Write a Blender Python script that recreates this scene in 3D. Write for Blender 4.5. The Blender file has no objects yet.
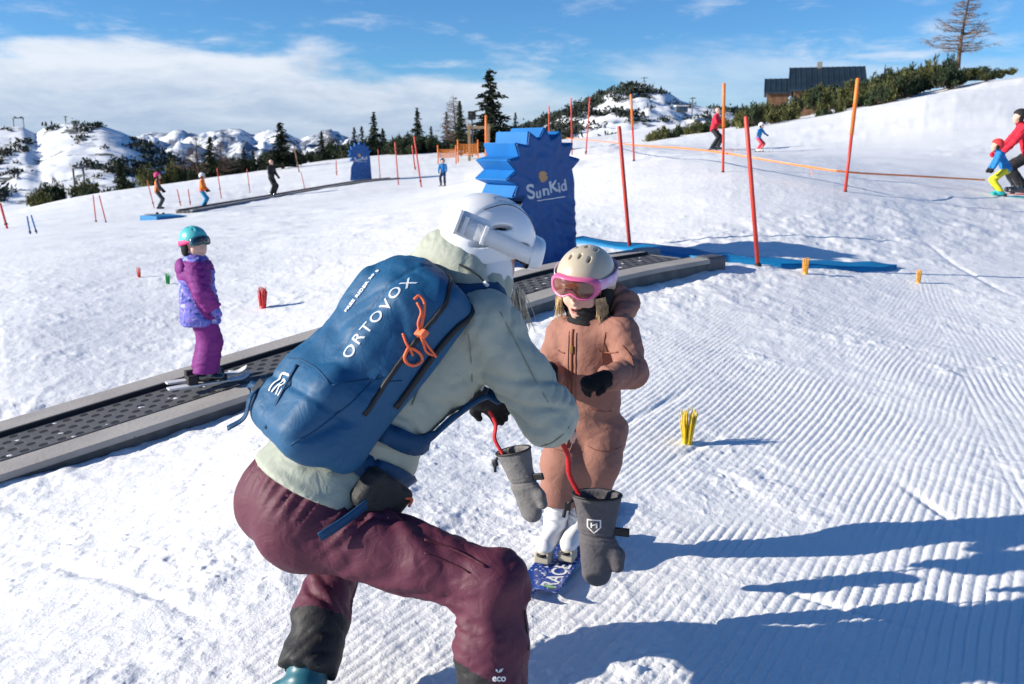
import bpy, bmesh, math, random
import numpy as np
from mathutils import Vector, Matrix
from mathutils.bvhtree import BVHTree
rnd = random.Random(7)
nprng = np.random.default_rng(11)
SC = bpy.context.scene
COL = SC.collection
PI = math.pi
# ------------------------------------------------------------------ camera model
FOC, CX, CY, HORIZ = 900.0, 512.0, 342.0, 150.0
PITCH = math.atan((CY - HORIZ) / FOC)
CAMZ = 1.5
sP, cP = math.sin(PITCH), math.cos(PITCH)
def W(u, v, D):
    """world point seen at photo position u, v at depth D"""
    a = (u - CX) / FOC; b = -(v - CY) / FOC
    return np.array([D * a, D * (cP + b * sP), CAMZ + D * (-sP + b * cP)])
def WY(u, v, y):
    b = -(v - CY) / FOC
    return W(u, v, y / (cP + b * sP))
def WZ(u, v, z=0.0):
    b = -(v - CY) / FOC
    return W(u, v, (z - CAMZ) / (-sP + b * cP))
V3 = lambda *a: np.array(a, float)
def nrm(v):
    v = np.asarray(v, float); return v / np.linalg.norm(v)
# ------------------------------------------------------------------ noise
_perm = np.random.default_rng(5).permutation(256).astype(np.int32)
_perm = np.concatenate([_perm, _perm, _perm])
_g = np.random.default_rng(6).normal(size=(256, 3)); _g /= np.linalg.norm(_g, axis=1)[:, None]
_g = _g.astype(np.float32)
def perlin(x, y, z=0.0):
    x, y, z = np.broadcast_arrays(np.asarray(x, np.float32), np.asarray(y, np.float32), np.asarray(z, np.float32))
    xi = np.floor(x).astype(np.int32); yi = np.floor(y).astype(np.int32); zi = np.floor(z).astype(np.int32)
    xf = x - xi; yf = y - yi; zf = z - zi
    xi &= 255; yi &= 255; zi &= 255
    f = lambda t: t * t * t * (t * (t * 6 - 15) + 10)
    u, v, w = f(xf), f(yf), f(zf)
    def gr(dx, dy, dz):
        h = _perm[_perm[_perm[xi + dx] + yi + dy] + zi + dz]
        g = _g[h]
        return g[..., 0] * (xf - dx) + g[..., 1] * (yf - dy) + g[..., 2] * (zf - dz)
    l = lambda a, b, t: a + (b - a) * t
    return 1.5 * l(l(l(gr(0,0,0), gr(1,0,0), u), l(gr(0,1,0), gr(1,1,0), u), v),
                   l(l(gr(0,0,1), gr(1,0,1), u), l(gr(0,1,1), gr(1,1,1), u), v), w)
def fbm(x, y, z=0.0, o=4, g=0.5):
    s = 0; a = 1.0; f = 1.0
    for i in range(o):
        s = s + a * perlin(x * f + i * 17.3, y * f + i * 9.1, np.asarray(z) * f + i * 3.7); a *= g; f *= 2.03
    return s
def sstep(a, b, x):
    t = np.clip((x - a) / (b - a), 0, 1); return t * t * (3 - 2 * t)
# ------------------------------------------------------------------ objects
def tag(o, label=None, cat=None, group=None, kind=None):
    if label: o['label'] = label
    if cat: o['category'] = cat
    if group: o['group'] = group
    if kind: o['kind'] = kind
    return o
def link(o, parent=None):
    COL.objects.link(o)
    if parent is not None: o.parent = parent
    return o
def empty(name, loc=(0, 0, 0), rz=0.0, **k):
    o = bpy.data.objects.new(name, None); COL.objects.link(o)
    o.empty_display_size = 0.2
    o.location = tuple(float(c) for c in loc); o.rotation_euler = (0, 0, rz)
    return tag(o, **k)
def npmesh(name, V, F, mat=None, parent=None, smooth=True):
    """V (n,3) float, F (m,4|3) int array or list of faces"""
    me = bpy.data.meshes.new(name)
    if isinstance(F, np.ndarray):
        n, m, k = len(V), len(F), F.shape[1]
        me.vertices.add(n); me.vertices.foreach_set('co', np.ascontiguousarray(V, np.float32).ravel())
        me.loops.add(m * k); me.loops.foreach_set('vertex_index', np.ascontiguousarray(F, np.int32).ravel())
        me.polygons.add(m); me.polygons.foreach_set('loop_start', np.arange(0, m * k, k, dtype=np.int32))
        me.update(calc_edges=True)
    else:
        me.from_pydata([tuple(map(float, v)) for v in V], [], [tuple(int(i) for i in f) for f in F]); me.update()
    if smooth is True: me.polygons.foreach_set('use_smooth', np.ones(len(me.polygons), bool))
    if mat is not None:
        for m_ in (mat if isinstance(mat, (list, tuple)) else [mat]): me.materials.append(m_)
    me.validate(); o = bpy.data.objects.new(name, me)
    return link(o, parent)
class MB:
    """collects shapes for ONE mesh object"""
    def __init__(s): s.v = []; s.f = []; s.mi = []; s.cur = 0
    def add(s, vs, fs):
        b = len(s.v); s.v += [tuple(map(float, v)) for v in vs]
        s.f += [tuple(i + b for i in f) for f in fs]; s.mi += [s.cur] * len(fs); return s
    def box(s, c, hx, hy, hz, X=(1,0,0), Y=(0,1,0), Z=(0,0,1)):
        c, X, Y, Z = map(lambda q: np.asarray(q, float), (c, X, Y, Z))
        vs = [c + X*hx*i + Y*hy*j + Z*hz*k for i in (-1,1) for j in (-1,1) for k in (-1,1)]
        return s.add(vs, [(0,1,3,2),(4,6,7,5),(0,4,5,1),(2,3,7,6),(0,2,6,4),(1,5,7,3)])
    def tube(s, pts, r, n=8, cap=True, flat=None):
        pts = [np.asarray(p, float) for p in pts]; k = len(pts)
        rs = [r] * k if np.isscalar(r) else list(r)
        ref = None; vs = []; fs = []
        for i, p in enumerate(pts):
            t = nrm(pts[min(i+1, k-1)] - pts[max(i-1, 0)])
            if ref is None:
                ref = np.array([0,0,1.]) if abs(t[2]) < .9 else np.array([1.,0,0])
                if flat is not None: ref = np.asarray(flat[0], float)
            a = ref - t * np.dot(ref, t); a = nrm(a); ref = a; b = np.cross(t, a)
            fx = flat[1] if flat is not None else 1.0
            for j in range(n):
                an = 2*PI*j/n; vs.append(p + rs[i]*(a*math.cos(an)*fx + b*math.sin(an)))
        for i in range(k-1):
            for j in range(n): fs.append((i*n+j, i*n+(j+1)%n, (i+1)*n+(j+1)%n, (i+1)*n+j))
        if cap: fs += [tuple(range(n-1,-1,-1)), tuple((k-1)*n+j for j in range(n))]
        return s.add(vs, fs)
    def prism(s, poly, o, X, Y, N, d):
        """outline poly (2d, CCW about N) extruded by -d*N .. 0"""
        o, X, Y, N = map(lambda q: np.asarray(q, float), (o, X, Y, N)); n = len(poly)
        vs = [o + X*x + Y*y for x, y in poly] + [o + X*x + Y*y - N*d for x, y in poly]
        fs = [tuple(range(n)), tuple(range(2*n-1, n-1, -1))] + [(i, n+i, n+(i+1)%n, (i+1)%n) for i in range(n)]
        return s.add(vs, fs)
    def build(s, name, mat=None, parent=None, smooth=False, bevel=0.0, seg=2, loc=None):
        off = world_of(parent)
        me = bpy.data.meshes.new(name); me.from_pydata([(v[0]-off[0], v[1]-off[1], v[2]-off[2]) for v in s.v], [], s.f)
        if mat is not None:
            ms = mat if isinstance(mat, (list, tuple)) else [mat]
            for m_ in ms: me.materials.append(m_)
            if len(ms) > 1: me.polygons.foreach_set('material_index', np.array(s.mi, np.int32))
        me.validate(); me.update()
        if smooth: me.polygons.foreach_set('use_smooth', np.ones(len(me.polygons), bool))
        o = bpy.data.objects.new(name, me); link(o, parent)
        if loc is not None: o.location = tuple(loc)
        if bevel:
            b = o.modifiers.new('bevel', 'BEVEL'); b.width = bevel; b.segments = seg; b.limit_method = 'ANGLE'; b.angle_limit = .6
            me.polygons.foreach_set('use_smooth', np.ones(len(me.polygons), bool))
            w = o.modifiers.new('wn', 'WEIGHTED_NORMAL'); w.keep_sharp = True
        return o
def bez(p0, p1, p2, n=10):
    p0, p1, p2 = map(lambda q: np.asarray(q, float), (p0, p1, p2))
    return [(1-t)**2*p0 + 2*t*(1-t)*p1 + t*t*p2 for t in np.linspace(0, 1, n)]
def spline(P, n=8):
    P = [np.asarray(p, float) for p in P]; Q = [2*P[0]-P[1]] + P + [2*P[-1]-P[-2]]; out = []
    for i in range(1, len(Q)-2):
        a, b, c, d = Q[i-1:i+3]
        for t in np.linspace(0, 1, n, endpoint=False):
            out.append(.5*((2*b)+(-a+c)*t+(2*a-5*b+4*c-d)*t*t+(-a+3*b-3*c+d)*t**3))
    return out + [P[-1]]
# ------------------------------------------------------------------ materials
def hexc(h):
    h = h.lstrip('#'); c = [int(h[i:i+2], 16)/255 for i in (0, 2, 4)]
    return tuple(x/12.92 if x <= .04045 else ((x+.055)/1.055)**2.4 for x in c)
def mat(name, col, rough=.6, bump=0.0, bscale=60.0, var=0.0, vscale=12.0, metal=0.0, spec=.4, sheen=0.0, coat=0.0, stretch=None, col2=None, trans=0.0, sss=0.0):
    m = bpy.data.materials.new(name); m.use_nodes = True
    nt = m.node_tree; p = nt.nodes['Principled BSDF']
    if isinstance(col, str): col = hexc(col)
    p.inputs['Base Color'].default_value = (*col, 1); p.inputs['Roughness'].default_value = rough
    p.inputs['Metallic'].default_value = metal; p.inputs['Specular IOR Level'].default_value = spec
    if sheen: p.inputs['Sheen Weight'].default_value = sheen
    if coat: p.inputs['Coat Weight'].default_value = coat; p.inputs['Coat Roughness'].default_value = .12
    if trans: p.inputs['Transmission Weight'].default_value = trans
    if sss:
        p.inputs['Subsurface Weight'].default_value = sss; p.inputs['Subsurface Radius'].default_value = (.01, .004, .002)
        p.inputs['Subsurface Scale'].default_value = .6
    tc = nt.nodes.new('ShaderNodeTexCoord'); src = tc.outputs['Object']
    if stretch is not None:
        mp = nt.nodes.new('ShaderNodeMapping'); mp.inputs['Scale'].default_value = stretch; nt.links.new(src, mp.inputs['Vector']); src = mp.outputs['Vector']
    if bump:
        n = nt.nodes.new('ShaderNodeTexNoise'); n.inputs['Scale'].default_value = bscale; n.inputs['Detail'].default_value = 4
        b = nt.nodes.new('ShaderNodeBump'); b.inputs['Strength'].default_value = bump; b.inputs['Distance'].default_value = .01
        nt.links.new(src, n.inputs['Vector']); nt.links.new(n.outputs['Fac'], b.inputs['Height']); nt.links.new(b.outputs['Normal'], p.inputs['Normal'])
    if var or col2 is not None:
        n2 = nt.nodes.new('ShaderNodeTexNoise'); n2.inputs['Scale'].default_value = vscale; n2.inputs['Detail'].default_value = 5
        r = nt.nodes.new('ShaderNodeMix'); r.data_type = 'RGBA'
        if col2 is None:
            c1 = tuple(min(1, x*(1-var)) for x in col); c2 = tuple(min(1, x*(1+var)) for x in col)
        else: c1, c2 = col, (hexc(col2) if isinstance(col2, str) else col2)
        r.inputs[6].default_value = (*c1, 1); r.inputs[7].default_value = (*c2, 1)
        mr = nt.nodes.new('ShaderNodeMapRange'); mr.inputs['From Min'].default_value = .35; mr.inputs['From Max'].default_value = .65
        nt.links.new(src, n2.inputs['Vector']); nt.links.new(n2.outputs['Fac'], mr.inputs['Value'])
        nt.links.new(mr.outputs['Result'], r.inputs[0]); nt.links.new(r.outputs[2], p.inputs['Base Color'])
    return m
# ------------------------------------------------------------------ implicit surfaces
def _ln(x, y, z): return np.sqrt(x*x + y*y + z*z)
def rc(P, a, b, ra, rb, n=None, s=1.0):
    """rounded cone from a to b; flattened by s along n if given"""
    a = np.asarray(a, np.float32); d = np.asarray(b, np.float32) - a; L = float(d@d) + 1e-12
    x, y, z = P[0]-a[0], P[1]-a[1], P[2]-a[2]
    t = np.clip((x*d[0]+y*d[1]+z*d[2])/L, 0, 1)
    x, y, z = x-t*d[0], y-t*d[1], z-t*d[2]
    if n is not None:
        k = (x*n[0]+y*n[1]+z*n[2])*(1/s-1); x, y, z = x+k*n[0], y+k*n[1], z+k*n[2]
    return _ln(x, y, z) - (ra + (rb-ra)*t)
def ell(P, c, r, ax=((1,0,0),(0,1,0),(0,0,1))):
    x, y, z = P[0]-c[0], P[1]-c[1], P[2]-c[2]
    q = [(x*A[0]+y*A[1]+z*A[2]) for A in ax]
    k0 = _ln(q[0]/r[0], q[1]/r[1], q[2]/r[2]); k1 = _ln(q[0]/r[0]**2, q[1]/r[1]**2, q[2]/r[2]**2) + 1e-6
    return k0*(k0-1)/k1
def rbox(P, c, h, r, ax=((1,0,0),(0,1,0),(0,0,1))):
    x, y, z = P[0]-c[0], P[1]-c[1], P[2]-c[2]
    q = [np.abs(x*A[0]+y*A[1]+z*A[2])-(hh-r) for A, hh in zip(ax, h)]
    return _ln(np.maximum(q[0],0), np.maximum(q[1],0), np.maximum(q[2],0)) + np.minimum(np.maximum(np.maximum(q[0],q[1]),q[2]),0) - r
def plane(P, c, n):
    return (P[0]-c[0])*n[0]+(P[1]-c[1])*n[1]+(P[2]-c[2])*n[2]
def smin(a, b, k=.03):
    h = np.maximum(k-np.abs(a-b), 0)/k; return np.minimum(a, b) - h*h*k*.25
def smax(a, b, k=.03): return -smin(-a, -b, k)
def chain(P, pts, rs, k=.02, n=None, s=1.0):
    d = None
    for i in range(len(pts)-1):
        e = rc(P, pts[i], pts[i+1], rs[i], rs[i+1], n, s); d = e if d is None else smin(d, e, k)
    return d
def surfnet(F, lo, h):
    F = F.astype(np.float32); S = F < 0
    nx, ny, nz = F.shape
    cnt = np.zeros((nx-1, ny-1, nz-1), np.int8)
    for i in (0,1):
        for j in (0,1):
            for k in (0,1): cnt += S[i:nx-1+i, j:ny-1+j, k:nz-1+k]
    act = (cnt > 0) & (cnt < 8)
    idx = np.full(act.shape, -1, np.int32); I, J, K = np.nonzero(act); n = len(I); idx[I, J, K] = np.arange(n)
    acc = np.zeros((n, 3), np.float32); c = np.zeros(n, np.float32)
    for ax in range(3):
        for p in (0,1):
            for q in (0,1):
                o1 = [0,0,0]; o2 = [0,0,0]; oth = [a for a in range(3) if a != ax]
                o1[oth[0]] = o2[oth[0]] = p; o1[oth[1]] = o2[oth[1]] = q; o2[ax] = 1
                f1 = F[I+o1[0], J+o1[1], K+o1[2]]; f2 = F[I+o2[0], J+o2[1], K+o2[2]]
                m = (f1 < 0) != (f2 < 0); t = np.where(m, f1/np.where(m, f1-f2, 1), 0)
                pos = np.tile(np.array(o1, np.float32), (n, 1)); pos[:, ax] += t
                acc += pos*m[:, None]; c += m
    V = acc/c[:, None] + np.stack([I, J, K], 1); V = V*h + np.asarray(lo, np.float32)
    Q = []
    for ax in range(3):
        sl1 = [slice(None)]*3; sl2 = [slice(None)]*3; sl1[ax] = slice(0, -1); sl2[ax] = slice(1, None)
        a, b = S[tuple(sl1)], S[tuple(sl2)]; e = a != b
        oth = [(ax+1) % 3, (ax+2) % 3]
        A = np.array(np.nonzero(e)).T; flip = a[e]
        ok = np.ones(len(A), bool)
        for o in oth: ok &= (A[:, o] > 0) & (A[:, o] < F.shape[o]-1)
        A, flip = A[ok], flip[ok]
        def at(p, q):
            B = A.copy(); B[:, oth[0]] -= p; B[:, oth[1]] -= q; return idx[B[:,0], B[:,1], B[:,2]]
        q = np.stack([at(1,1), at(0,1), at(0,0), at(1,0)], 1)
        q[~flip] = q[~flip][:, ::-1]
        Q.append(q)
    return V, np.concatenate(Q).astype(np.int32)
def smoothV(V, F, it=2, lam=.5):
    e = np.concatenate([F[:, [0,1]], F[:, [1,2]], F[:, [2,3]], F[:, [3,0]]]); n = len(V)
    for _ in range(it):
        s = np.stack([np.bincount(e[:,0], V[e[:,1],k], n) + np.bincount(e[:,1], V[e[:,0],k], n) for k in range(3)], 1)
        d = np.bincount(e[:,0], minlength=n) + np.bincount(e[:,1], minlength=n)
        V = V + lam*(s/np.maximum(d, 1)[:, None] - V)
    return V
def vnorm(V, F):
    n = np.cross(V[F[:,2]]-V[F[:,0]], V[F[:,3]]-V[F[:,1]]); N = np.zeros_like(V)
    for k in range(4):
        for a in range(3): N[:, a] += np.bincount(F[:, k], n[:, a], len(V))
    return N/(np.linalg.norm(N, axis=1)[:, None]+1e-9)
def sdf_geo(fn, lo, hi, h, it=2, disp=None):
    lo = np.asarray(lo, float); hi = np.asarray(hi, float)
    ax = [np.arange(lo[k], hi[k]+h, h, dtype=np.float32) for k in range(3)]
    P = np.meshgrid(*ax, indexing='ij'); F = fn(P)
    V, Q = surfnet(F, lo, h); V = smoothV(V.astype(np.float64), Q, it)
    if disp is not None:
        N = vnorm(V, Q); V = V + N*np.asarray(disp(V, N))[:, None]
    return V, Q
def sdf_obj(name, fn, lo, hi, h, mt, parent=None, it=2, disp=None, split=None):
    """split: list of (name, material, predicate(face centres)) taken out in turn as objects of their own"""
    V, Q = sdf_geo(fn, lo, hi, h, it, disp)
    off = np.zeros(3) if parent is None else np.array(world_of(parent))
    V = V - off
    if split is None: return npmesh(name, V, Q, mt, parent)
    C = V[Q].mean(1) + off; left = np.ones(len(Q), bool); out = []
    for nm, mm, pr in split + [(name, mt, None)]:
        s = left if pr is None else (left & pr(C)); left = left & ~s
        q = Q[s]
        if len(q) == 0: out.append(None); continue
        u, inv = np.unique(q, return_inverse=True)
        out.append(npmesh(nm, V[u], inv.reshape(q.shape).astype(np.int32), mm, parent))
    return out
def world_of(o):
    """world offset of an object in a translation-only chain"""
    l = np.zeros(3)
    while o is not None: l = l + np.array(o.location); o = o.parent
    return l
def folds(V, a, b, per, amp, seed=0.0, warp=.6, swirl=1.0):
    """cloth folds running roughly round the limb a->b"""
    a = np.asarray(a, float); d = np.asarray(b, float)-a; L = np.linalg.norm(d); d = d/L
    q = V-a; t = q@d
    ref = nrm(np.cross(d, (0.3, .2, .93))); r2 = np.cross(d, ref)
    x, y = q@ref, q@r2
    w = perlin(x*5+seed, y*5, t*4)*warp+perlin(x*11+seed, y*11, t*9+3)*warp*.35
    an = swirl*np.arctan2(y, x)*.6
    n = perlin(t/per + w*1.5 + an, x*3.5+seed*3, y*3.5+1.7)
    n2 = perlin(t/(per*.48) + w*2.2 - an*1.4, x*6+seed*5, y*6+4.2)
    gate = np.clip(.55+1.1*perlin(x*4+7, y*4+seed, t*4+2), 0, 1)
    return amp*(np.minimum(np.abs(n)*3.2, 1)*1.6-1.0+gate*(np.minimum(np.abs(n2)*3.0, 1)*.9-.55))
def obj_bvh(o):
    me = o.data; off = world_of(o)
    return BVHTree.FromPolygons([Vector(v.co)+Vector(off) for v in me.vertices], [tuple(p.vertices) for p in me.polygons])
def lettering(text, size, O, X, Y, targets, mt, parent, name='lettering', off=.0015, bold=0.0, thick=.0012, space=1.0, shear=0.0, jitter=0.0, far=.3, shapes=None):
    """text laid on a surface: the text plane at O (X along the text, Y up) is pressed along -XxY onto the target objects"""
    vs, fs = [], []
    if text:
        cu = bpy.data.curves.new('lettering', 'FONT'); cu.body = text; cu.size = size; cu.offset = bold; cu.space_character = space
        cu.shear = shear; cu.align_x = 'CENTER'; cu.align_y = 'CENTER'; cu.resolution_u = 5
        to = bpy.data.objects.new('lettering', cu); COL.objects.link(to)
        dg = bpy.context.evaluated_depsgraph_get(); me = bpy.data.meshes.new_from_object(to.evaluated_get(dg))
        bpy.data.objects.remove(to)
        bm = bmesh.new(); bm.from_mesh(me)
    else:
        bm = bmesh.new()
        for poly in shapes:
            bm.faces.new([bm.verts.new((x, y, 0)) for x, y in poly])
    bmesh.ops.triangulate(bm, faces=bm.faces)
    for _ in range(3):
        es = [e for e in bm.edges if e.calc_length() > size*.12]
        if not es: break
        bmesh.ops.subdivide_edges(bm, edges=es, cuts=1); bmesh.ops.triangulate(bm, faces=bm.faces)
    O, X, Y = np.asarray(O, float), nrm(X), nrm(Y); N = np.cross(X, Y)
    tr = [obj_bvh(t) for t in targets]
    po = world_of(parent) if parent is not None else np.zeros(3)
    for v in bm.verts:
        w = O + X*v.co.x + Y*v.co.y + N*far*.5; best = None
        for t in tr:
            h = t.ray_cast(Vector(w), Vector(-N), far)
            if h[0] is not None and (best is None or h[3] < best[3]): best = h
        if best is None: p = O + X*v.co.x + Y*v.co.y
        else: p = np.array(best[0]) + N*off
        v.co = Vector(p-po)
    me2 = bpy.data.meshes.new(name); bm.to_mesh(me2); bm.free()
    me2.materials.append(mt); o = bpy.data.objects.new(name, me2); link(o, parent)
    return o
# ================================================================== SETTING
# ---- terrain
CTRL = []
def cp(u, v, y):
    p = WY(u, v, y); CTRL.append((math.atan2(p[0], p[1]), math.log(math.hypot(p[0], p[1])), p[2]/math.hypot(p[0], p[1])))
for th in (-60, -35, -15, 0, 15, 35, 60):
    for r in (1.5, 3, 4.3):
        CTRL.append((math.radians(th), math.log(r), 0.0 if th > -30 else -.075*(r > 2)*(1 if r > 4 else .5)))
for a in [(56,452,5.35),(-120,520,4.6),(-260,590,4.1),(205,402,6.15),(520,306,7.55),(546,271,8.75),(672,270,8.6),(890,268,9.2),(0,350,7.6),(300,300,9.5),(0,243,20),(155,215,31),(200,208,34),(272,197,43),(358,182,48),(443,186,41),
          (0,214,58),(100,193,64),(200,180,70),(330,160,80),(420,152,85),(500,148,90),
          (0,232,110),(100,212,110),(200,196,115),(330,176,130),(420,170,140),(500,166,150),
          (480,175,45),(590,165,26),(587,149,33),(633,161,21),(625,250,10.2),(725,172,16),(853,193,14),(1005,196,16.5),(755,266,8.8),
          (715,150,37),(762,151,35),(640,143,58),(700,133,56),(770,124,54),(850,112,54),(900,101,56),(960,90,58),(1024,78,60),
          (1024,134,34),(900,139,36),(840,148,34),(920,160,24),(1024,160,24),(940,100,47),(1010,100,46),
          (850,106,80),(900,97,80),(960,86,82),(1024,80,84),(850,112,125),(960,100,140),(1024,95,140),
          (770,126,84),(770,124,125),(560,140,100),(600,136,110),(680,124,130),(740,116,190),(700,112,230),(600,122,230)]:
    cp(*a)
CT = np.array(CTRL); TA = np.array([3.0, 1.0])
def _u(d2): return np.where(d2 > 1e-12, .5*d2*np.log(d2+1e-12), 0)
_A = CT[:, :2]*TA; _n = len(CT)
_K = _u(((_A[:, None]-_A[None])**2).sum(-1)) + np.eye(_n)*.003
_P = np.c_[np.ones(_n), _A]
_S = np.linalg.solve(np.block([[_K, _P], [_P.T, np.zeros((3, 3))]]), np.r_[CT[:, 2], 0, 0, 0])
def ground0(x, y):
    x, y = np.broadcast_arrays(np.asarray(x, float), np.asarray(y, float)); sh = x.shape; x = x.ravel(); y = y.ravel()
    th = np.arctan2(x, y); r = np.hypot(x, y); out = np.zeros(len(x))
    t2 = np.clip(th, -.72, .72); rr = np.clip(r, 1.5, 150)
    q = np.stack([t2*TA[0], np.log(rr)*TA[1]], 1)
    for s in range(0, len(x), 100000):
        e = slice(s, s+100000); D = ((q[e, None]-_A[None])**2).sum(-1)
        out[e] = _u(D)@_S[:_n] + _S[_n] + q[e]@_S[_n+1:]
    fade = sstep(2.6, 1.1, np.abs(th)); near = sstep(1.0, 3.0, r)
    z = out*rr*fade*near
    drop = -.12*np.clip(r-235, 0, 700)
    return (z + drop).reshape(sh)
def on_ground(u, v, y0=1.8, y1=300):
    """the first point of the terrain met along the photo ray (u, v)"""
    ys = np.exp(np.linspace(math.log(y0), math.log(y1), 500)); d = W(u, v, 1.0)-np.array([0, 0, CAMZ])
    Dd = ys/d[1]; X = d[0]*Dd; Z = CAMZ+d[2]*Dd; G = ground0(X, ys); i = int(np.argmax(Z < G))
    if Z[i] >= G[i]: return None
    return np.array([X[i], ys[i], G[i]])
GA = math.radians(31); G2 = math.radians(19)
# the moving carpet's line on the ground
CB_A, CB_B = W(56, 436, 5.67)[:2], W(672, 257, 8.9)[:2]
cdir = (CB_B-CB_A)/np.linalg.norm(CB_B-CB_A); cnor = np.array([-cdir[1], cdir[0]])
def micro(x, y):
    """groomed ridges, crumbs and tracks of the snow (metres)"""
    r = np.hypot(x, y); nearw = sstep(26, 9, r)
    c = x*math.cos(GA)-y*math.sin(GA); a = x*math.sin(GA)+y*math.cos(GA)
    c2 = x*math.cos(G2)-y*math.sin(G2); a2 = x*math.sin(G2)+y*math.cos(G2)
    wob = perlin(x*.8, y*.8, 3.3)*.03 + perlin(x*3, y*3, 7.1)*.009
    sw2 = sstep(.86, .93, c2 + perlin(a2*1.2, .5)*.06)
    def cord(cc, p): return np.abs(np.sin(PI*cc/p))**.7
    co = cord(c+wob, .037)*(1-sw2) + cord(c2+wob, .042)*sw2
    right = sstep(-.5, 1.3, x - .12*(y-4))
    wear = fbm(x*.75, y*.75, 1.0, 4)*.8 + fbm(x*2.6, y*2.6, 5.0, 3)*.35
    carp = np.abs((x-CB_A[0])*cnor[0]+(y-CB_A[1])*cnor[1])
    chop = 1-sstep(.55, 1.7, carp)
    girl = np.exp(-(((x-.15)/.45)**2+((y-3.3)/.5)**2))
    keep = sstep(-.15, .5, wear + right*.95 - .42 - chop*1.4 - girl*.7 - sstep(5.5, 9, r)*.25)
    keep = np.clip(keep, 0, 1)*(.45+.75*sstep(-.35, .35, fbm(x*1.1+20, y*.5, 3.0, 3)))
    ridge = (co-.6)*.0062*keep*sstep(13, 6.5, r)
    # faint worn grooming on the left
    ridge += (co-.55)*.003*sstep(-.3, .6, fbm(x*.6+9, y*.6, 2.0, 3)+.1)*(1-keep)*sstep(8, 5, r)
    n1 = fbm(x*5, y*5, .3, 4); n2 = fbm(x*14, y*14, .9, 3)
    lump = np.maximum(n1, -.2)*.015 + np.maximum(n2, -.1)*.0055
    crumb = np.clip(perlin(x*24, y*24, 4.4)-.44, 0, 1)*.020 + np.clip(perlin(x*46, y*46, 8.4)-.46, 0, 1)*.011
    patch = sstep(-.15, .45, fbm(x*1.3+4, y*1.3, 2.2, 3))
    rough = (1-keep)*(.5+.6*patch)
    z = ridge + lump*rough*nearw + crumb*(.15+.85*rough)*sstep(11, 7, r)
    z += chop*nearw*(np.maximum(fbm(x*2.4, y*2.4, 6.0, 4), -.3)*.03)
    z += fbm(x*.55, y*.55, 8.0, 3)*.022*sstep(2, 6, r) + perlin(x*.11, y*.11, 2.0)*.12*sstep(10, 40, r)
    z += np.maximum(fbm(x*.9, y*.9, 4.0, 3), -.12)*.058*sstep(10, 22, r)*sstep(160, 70, r)*sstep(-.25, .35, perlin(x*.13, y*.13, 9.0)+.25*sstep(2, 10, x))
    # old ski tracks
    for (ax_, ay_, bx_, by_, w) in TRACKS:
        dx, dy = bx_-ax_, by_-ay_; L = math.hypot(dx, dy); dx /= L; dy /= L
        t = (x-ax_)*dx+(y-ay_)*dy; s = (x-ax_)*-dy+(y-ay_)*dx + perlin(t*.35, ax_)*.12
        z -= .012*np.exp(-(s/w)**2)*sstep(0, .5, t)*sstep(L, L-.5, t)*(1+.4*perlin(t*3, 2.2))
    return z
TRACKS = []
for (p, q, w) in [((700,380),(560,470),.03),((640,330),(560,372),.03),((1024,252),(720,275),.045),((920,240),(1024,305),.03),((870,470),(1000,560),.025),
                  ((60,420),(330,330),.05),((0,600),(240,520),.03),((700,560),(1000,640),.02),((640,470),(720,425),.025),((20,560),(230,640),.03)]:
    a, b = on_ground(*p), on_ground(*q); TRACKS.append((a[0], a[1], b[0], b[1], w))
def ground(x, y): return ground0(x, y) + micro(np.asarray(x, float), np.asarray(y, float))
def gz(x, y): return float(ground(np.array([x]), np.array([y]))[0])
def build_ground():
    fine = np.radians(np.linspace(-34.5, 34.5, 1000)); rest = np.radians(np.linspace(34.5, 325.5, 90))[1:-1]
    th = np.concatenate([fine, rest])
    R = [.25, .6, 1.0, 1.3, 1.55, 1.75, 1.9]; r = 1.95
    while r < 4200:
        R.append(r)
        r += max(.006, min(r*r/1300*.75, r*.035) if r < 40 else r*.03)
    R = np.array(R); nT, nR = len(th), len(R)
    X = (R[:, None]*np.sin(th)[None]).ravel(); Y = (R[:, None]*np.cos(th)[None]).ravel()
    # coarse ground0 (smooth) interpolated onto the fine grid
    Rc = np.exp(np.linspace(math.log(.2), math.log(4300), 160)); tc = np.linspace(-PI, PI, 241)
    Zc = ground0(Rc[:, None]*np.sin(tc)[None], Rc[:, None]*np.cos(tc)[None])
    lr = np.log(np.hypot(X, Y)); tt = np.arctan2(X, Y)
    fi = np.clip((lr-math.log(.2))/(math.log(4300)-math.log(.2))*159, 0, 158.999); fj = np.clip((tt+PI)/(2*PI)*240, 0, 239.999)
    i = fi.astype(int); j = fj.astype(int); a = fi-i; b = fj-j
    Z = Zc[i, j]*(1-a)*(1-b)+Zc[i+1, j]*a*(1-b)+Zc[i, j+1]*(1-a)*b+Zc[i+1, j+1]*a*b
    rr = np.hypot(X, Y); m = (np.abs(tt) < .75) & (rr < 220) & (rr > 1.0)
    Z[m] += micro(X[m], Y[m])
    # bed dug for the moving carpet: the snow keeps off its sides
    V = np.stack([X, Y, Z], 1)
    ii = np.arange(nR-1)[:, None]*nT; jj = np.arange(nT)[None]; j2 = (jj+1) % nT
    F = np.stack([(ii+jj).ravel(), (ii+j2).ravel(), (ii+nT+j2).ravel(), (ii+nT+jj).ravel()], 1)[:, ::-1]
    o = npmesh('snow_ground', V, F, M_snow); tag(o, kind='structure'); print('ground', V.shape)
    return o
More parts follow.
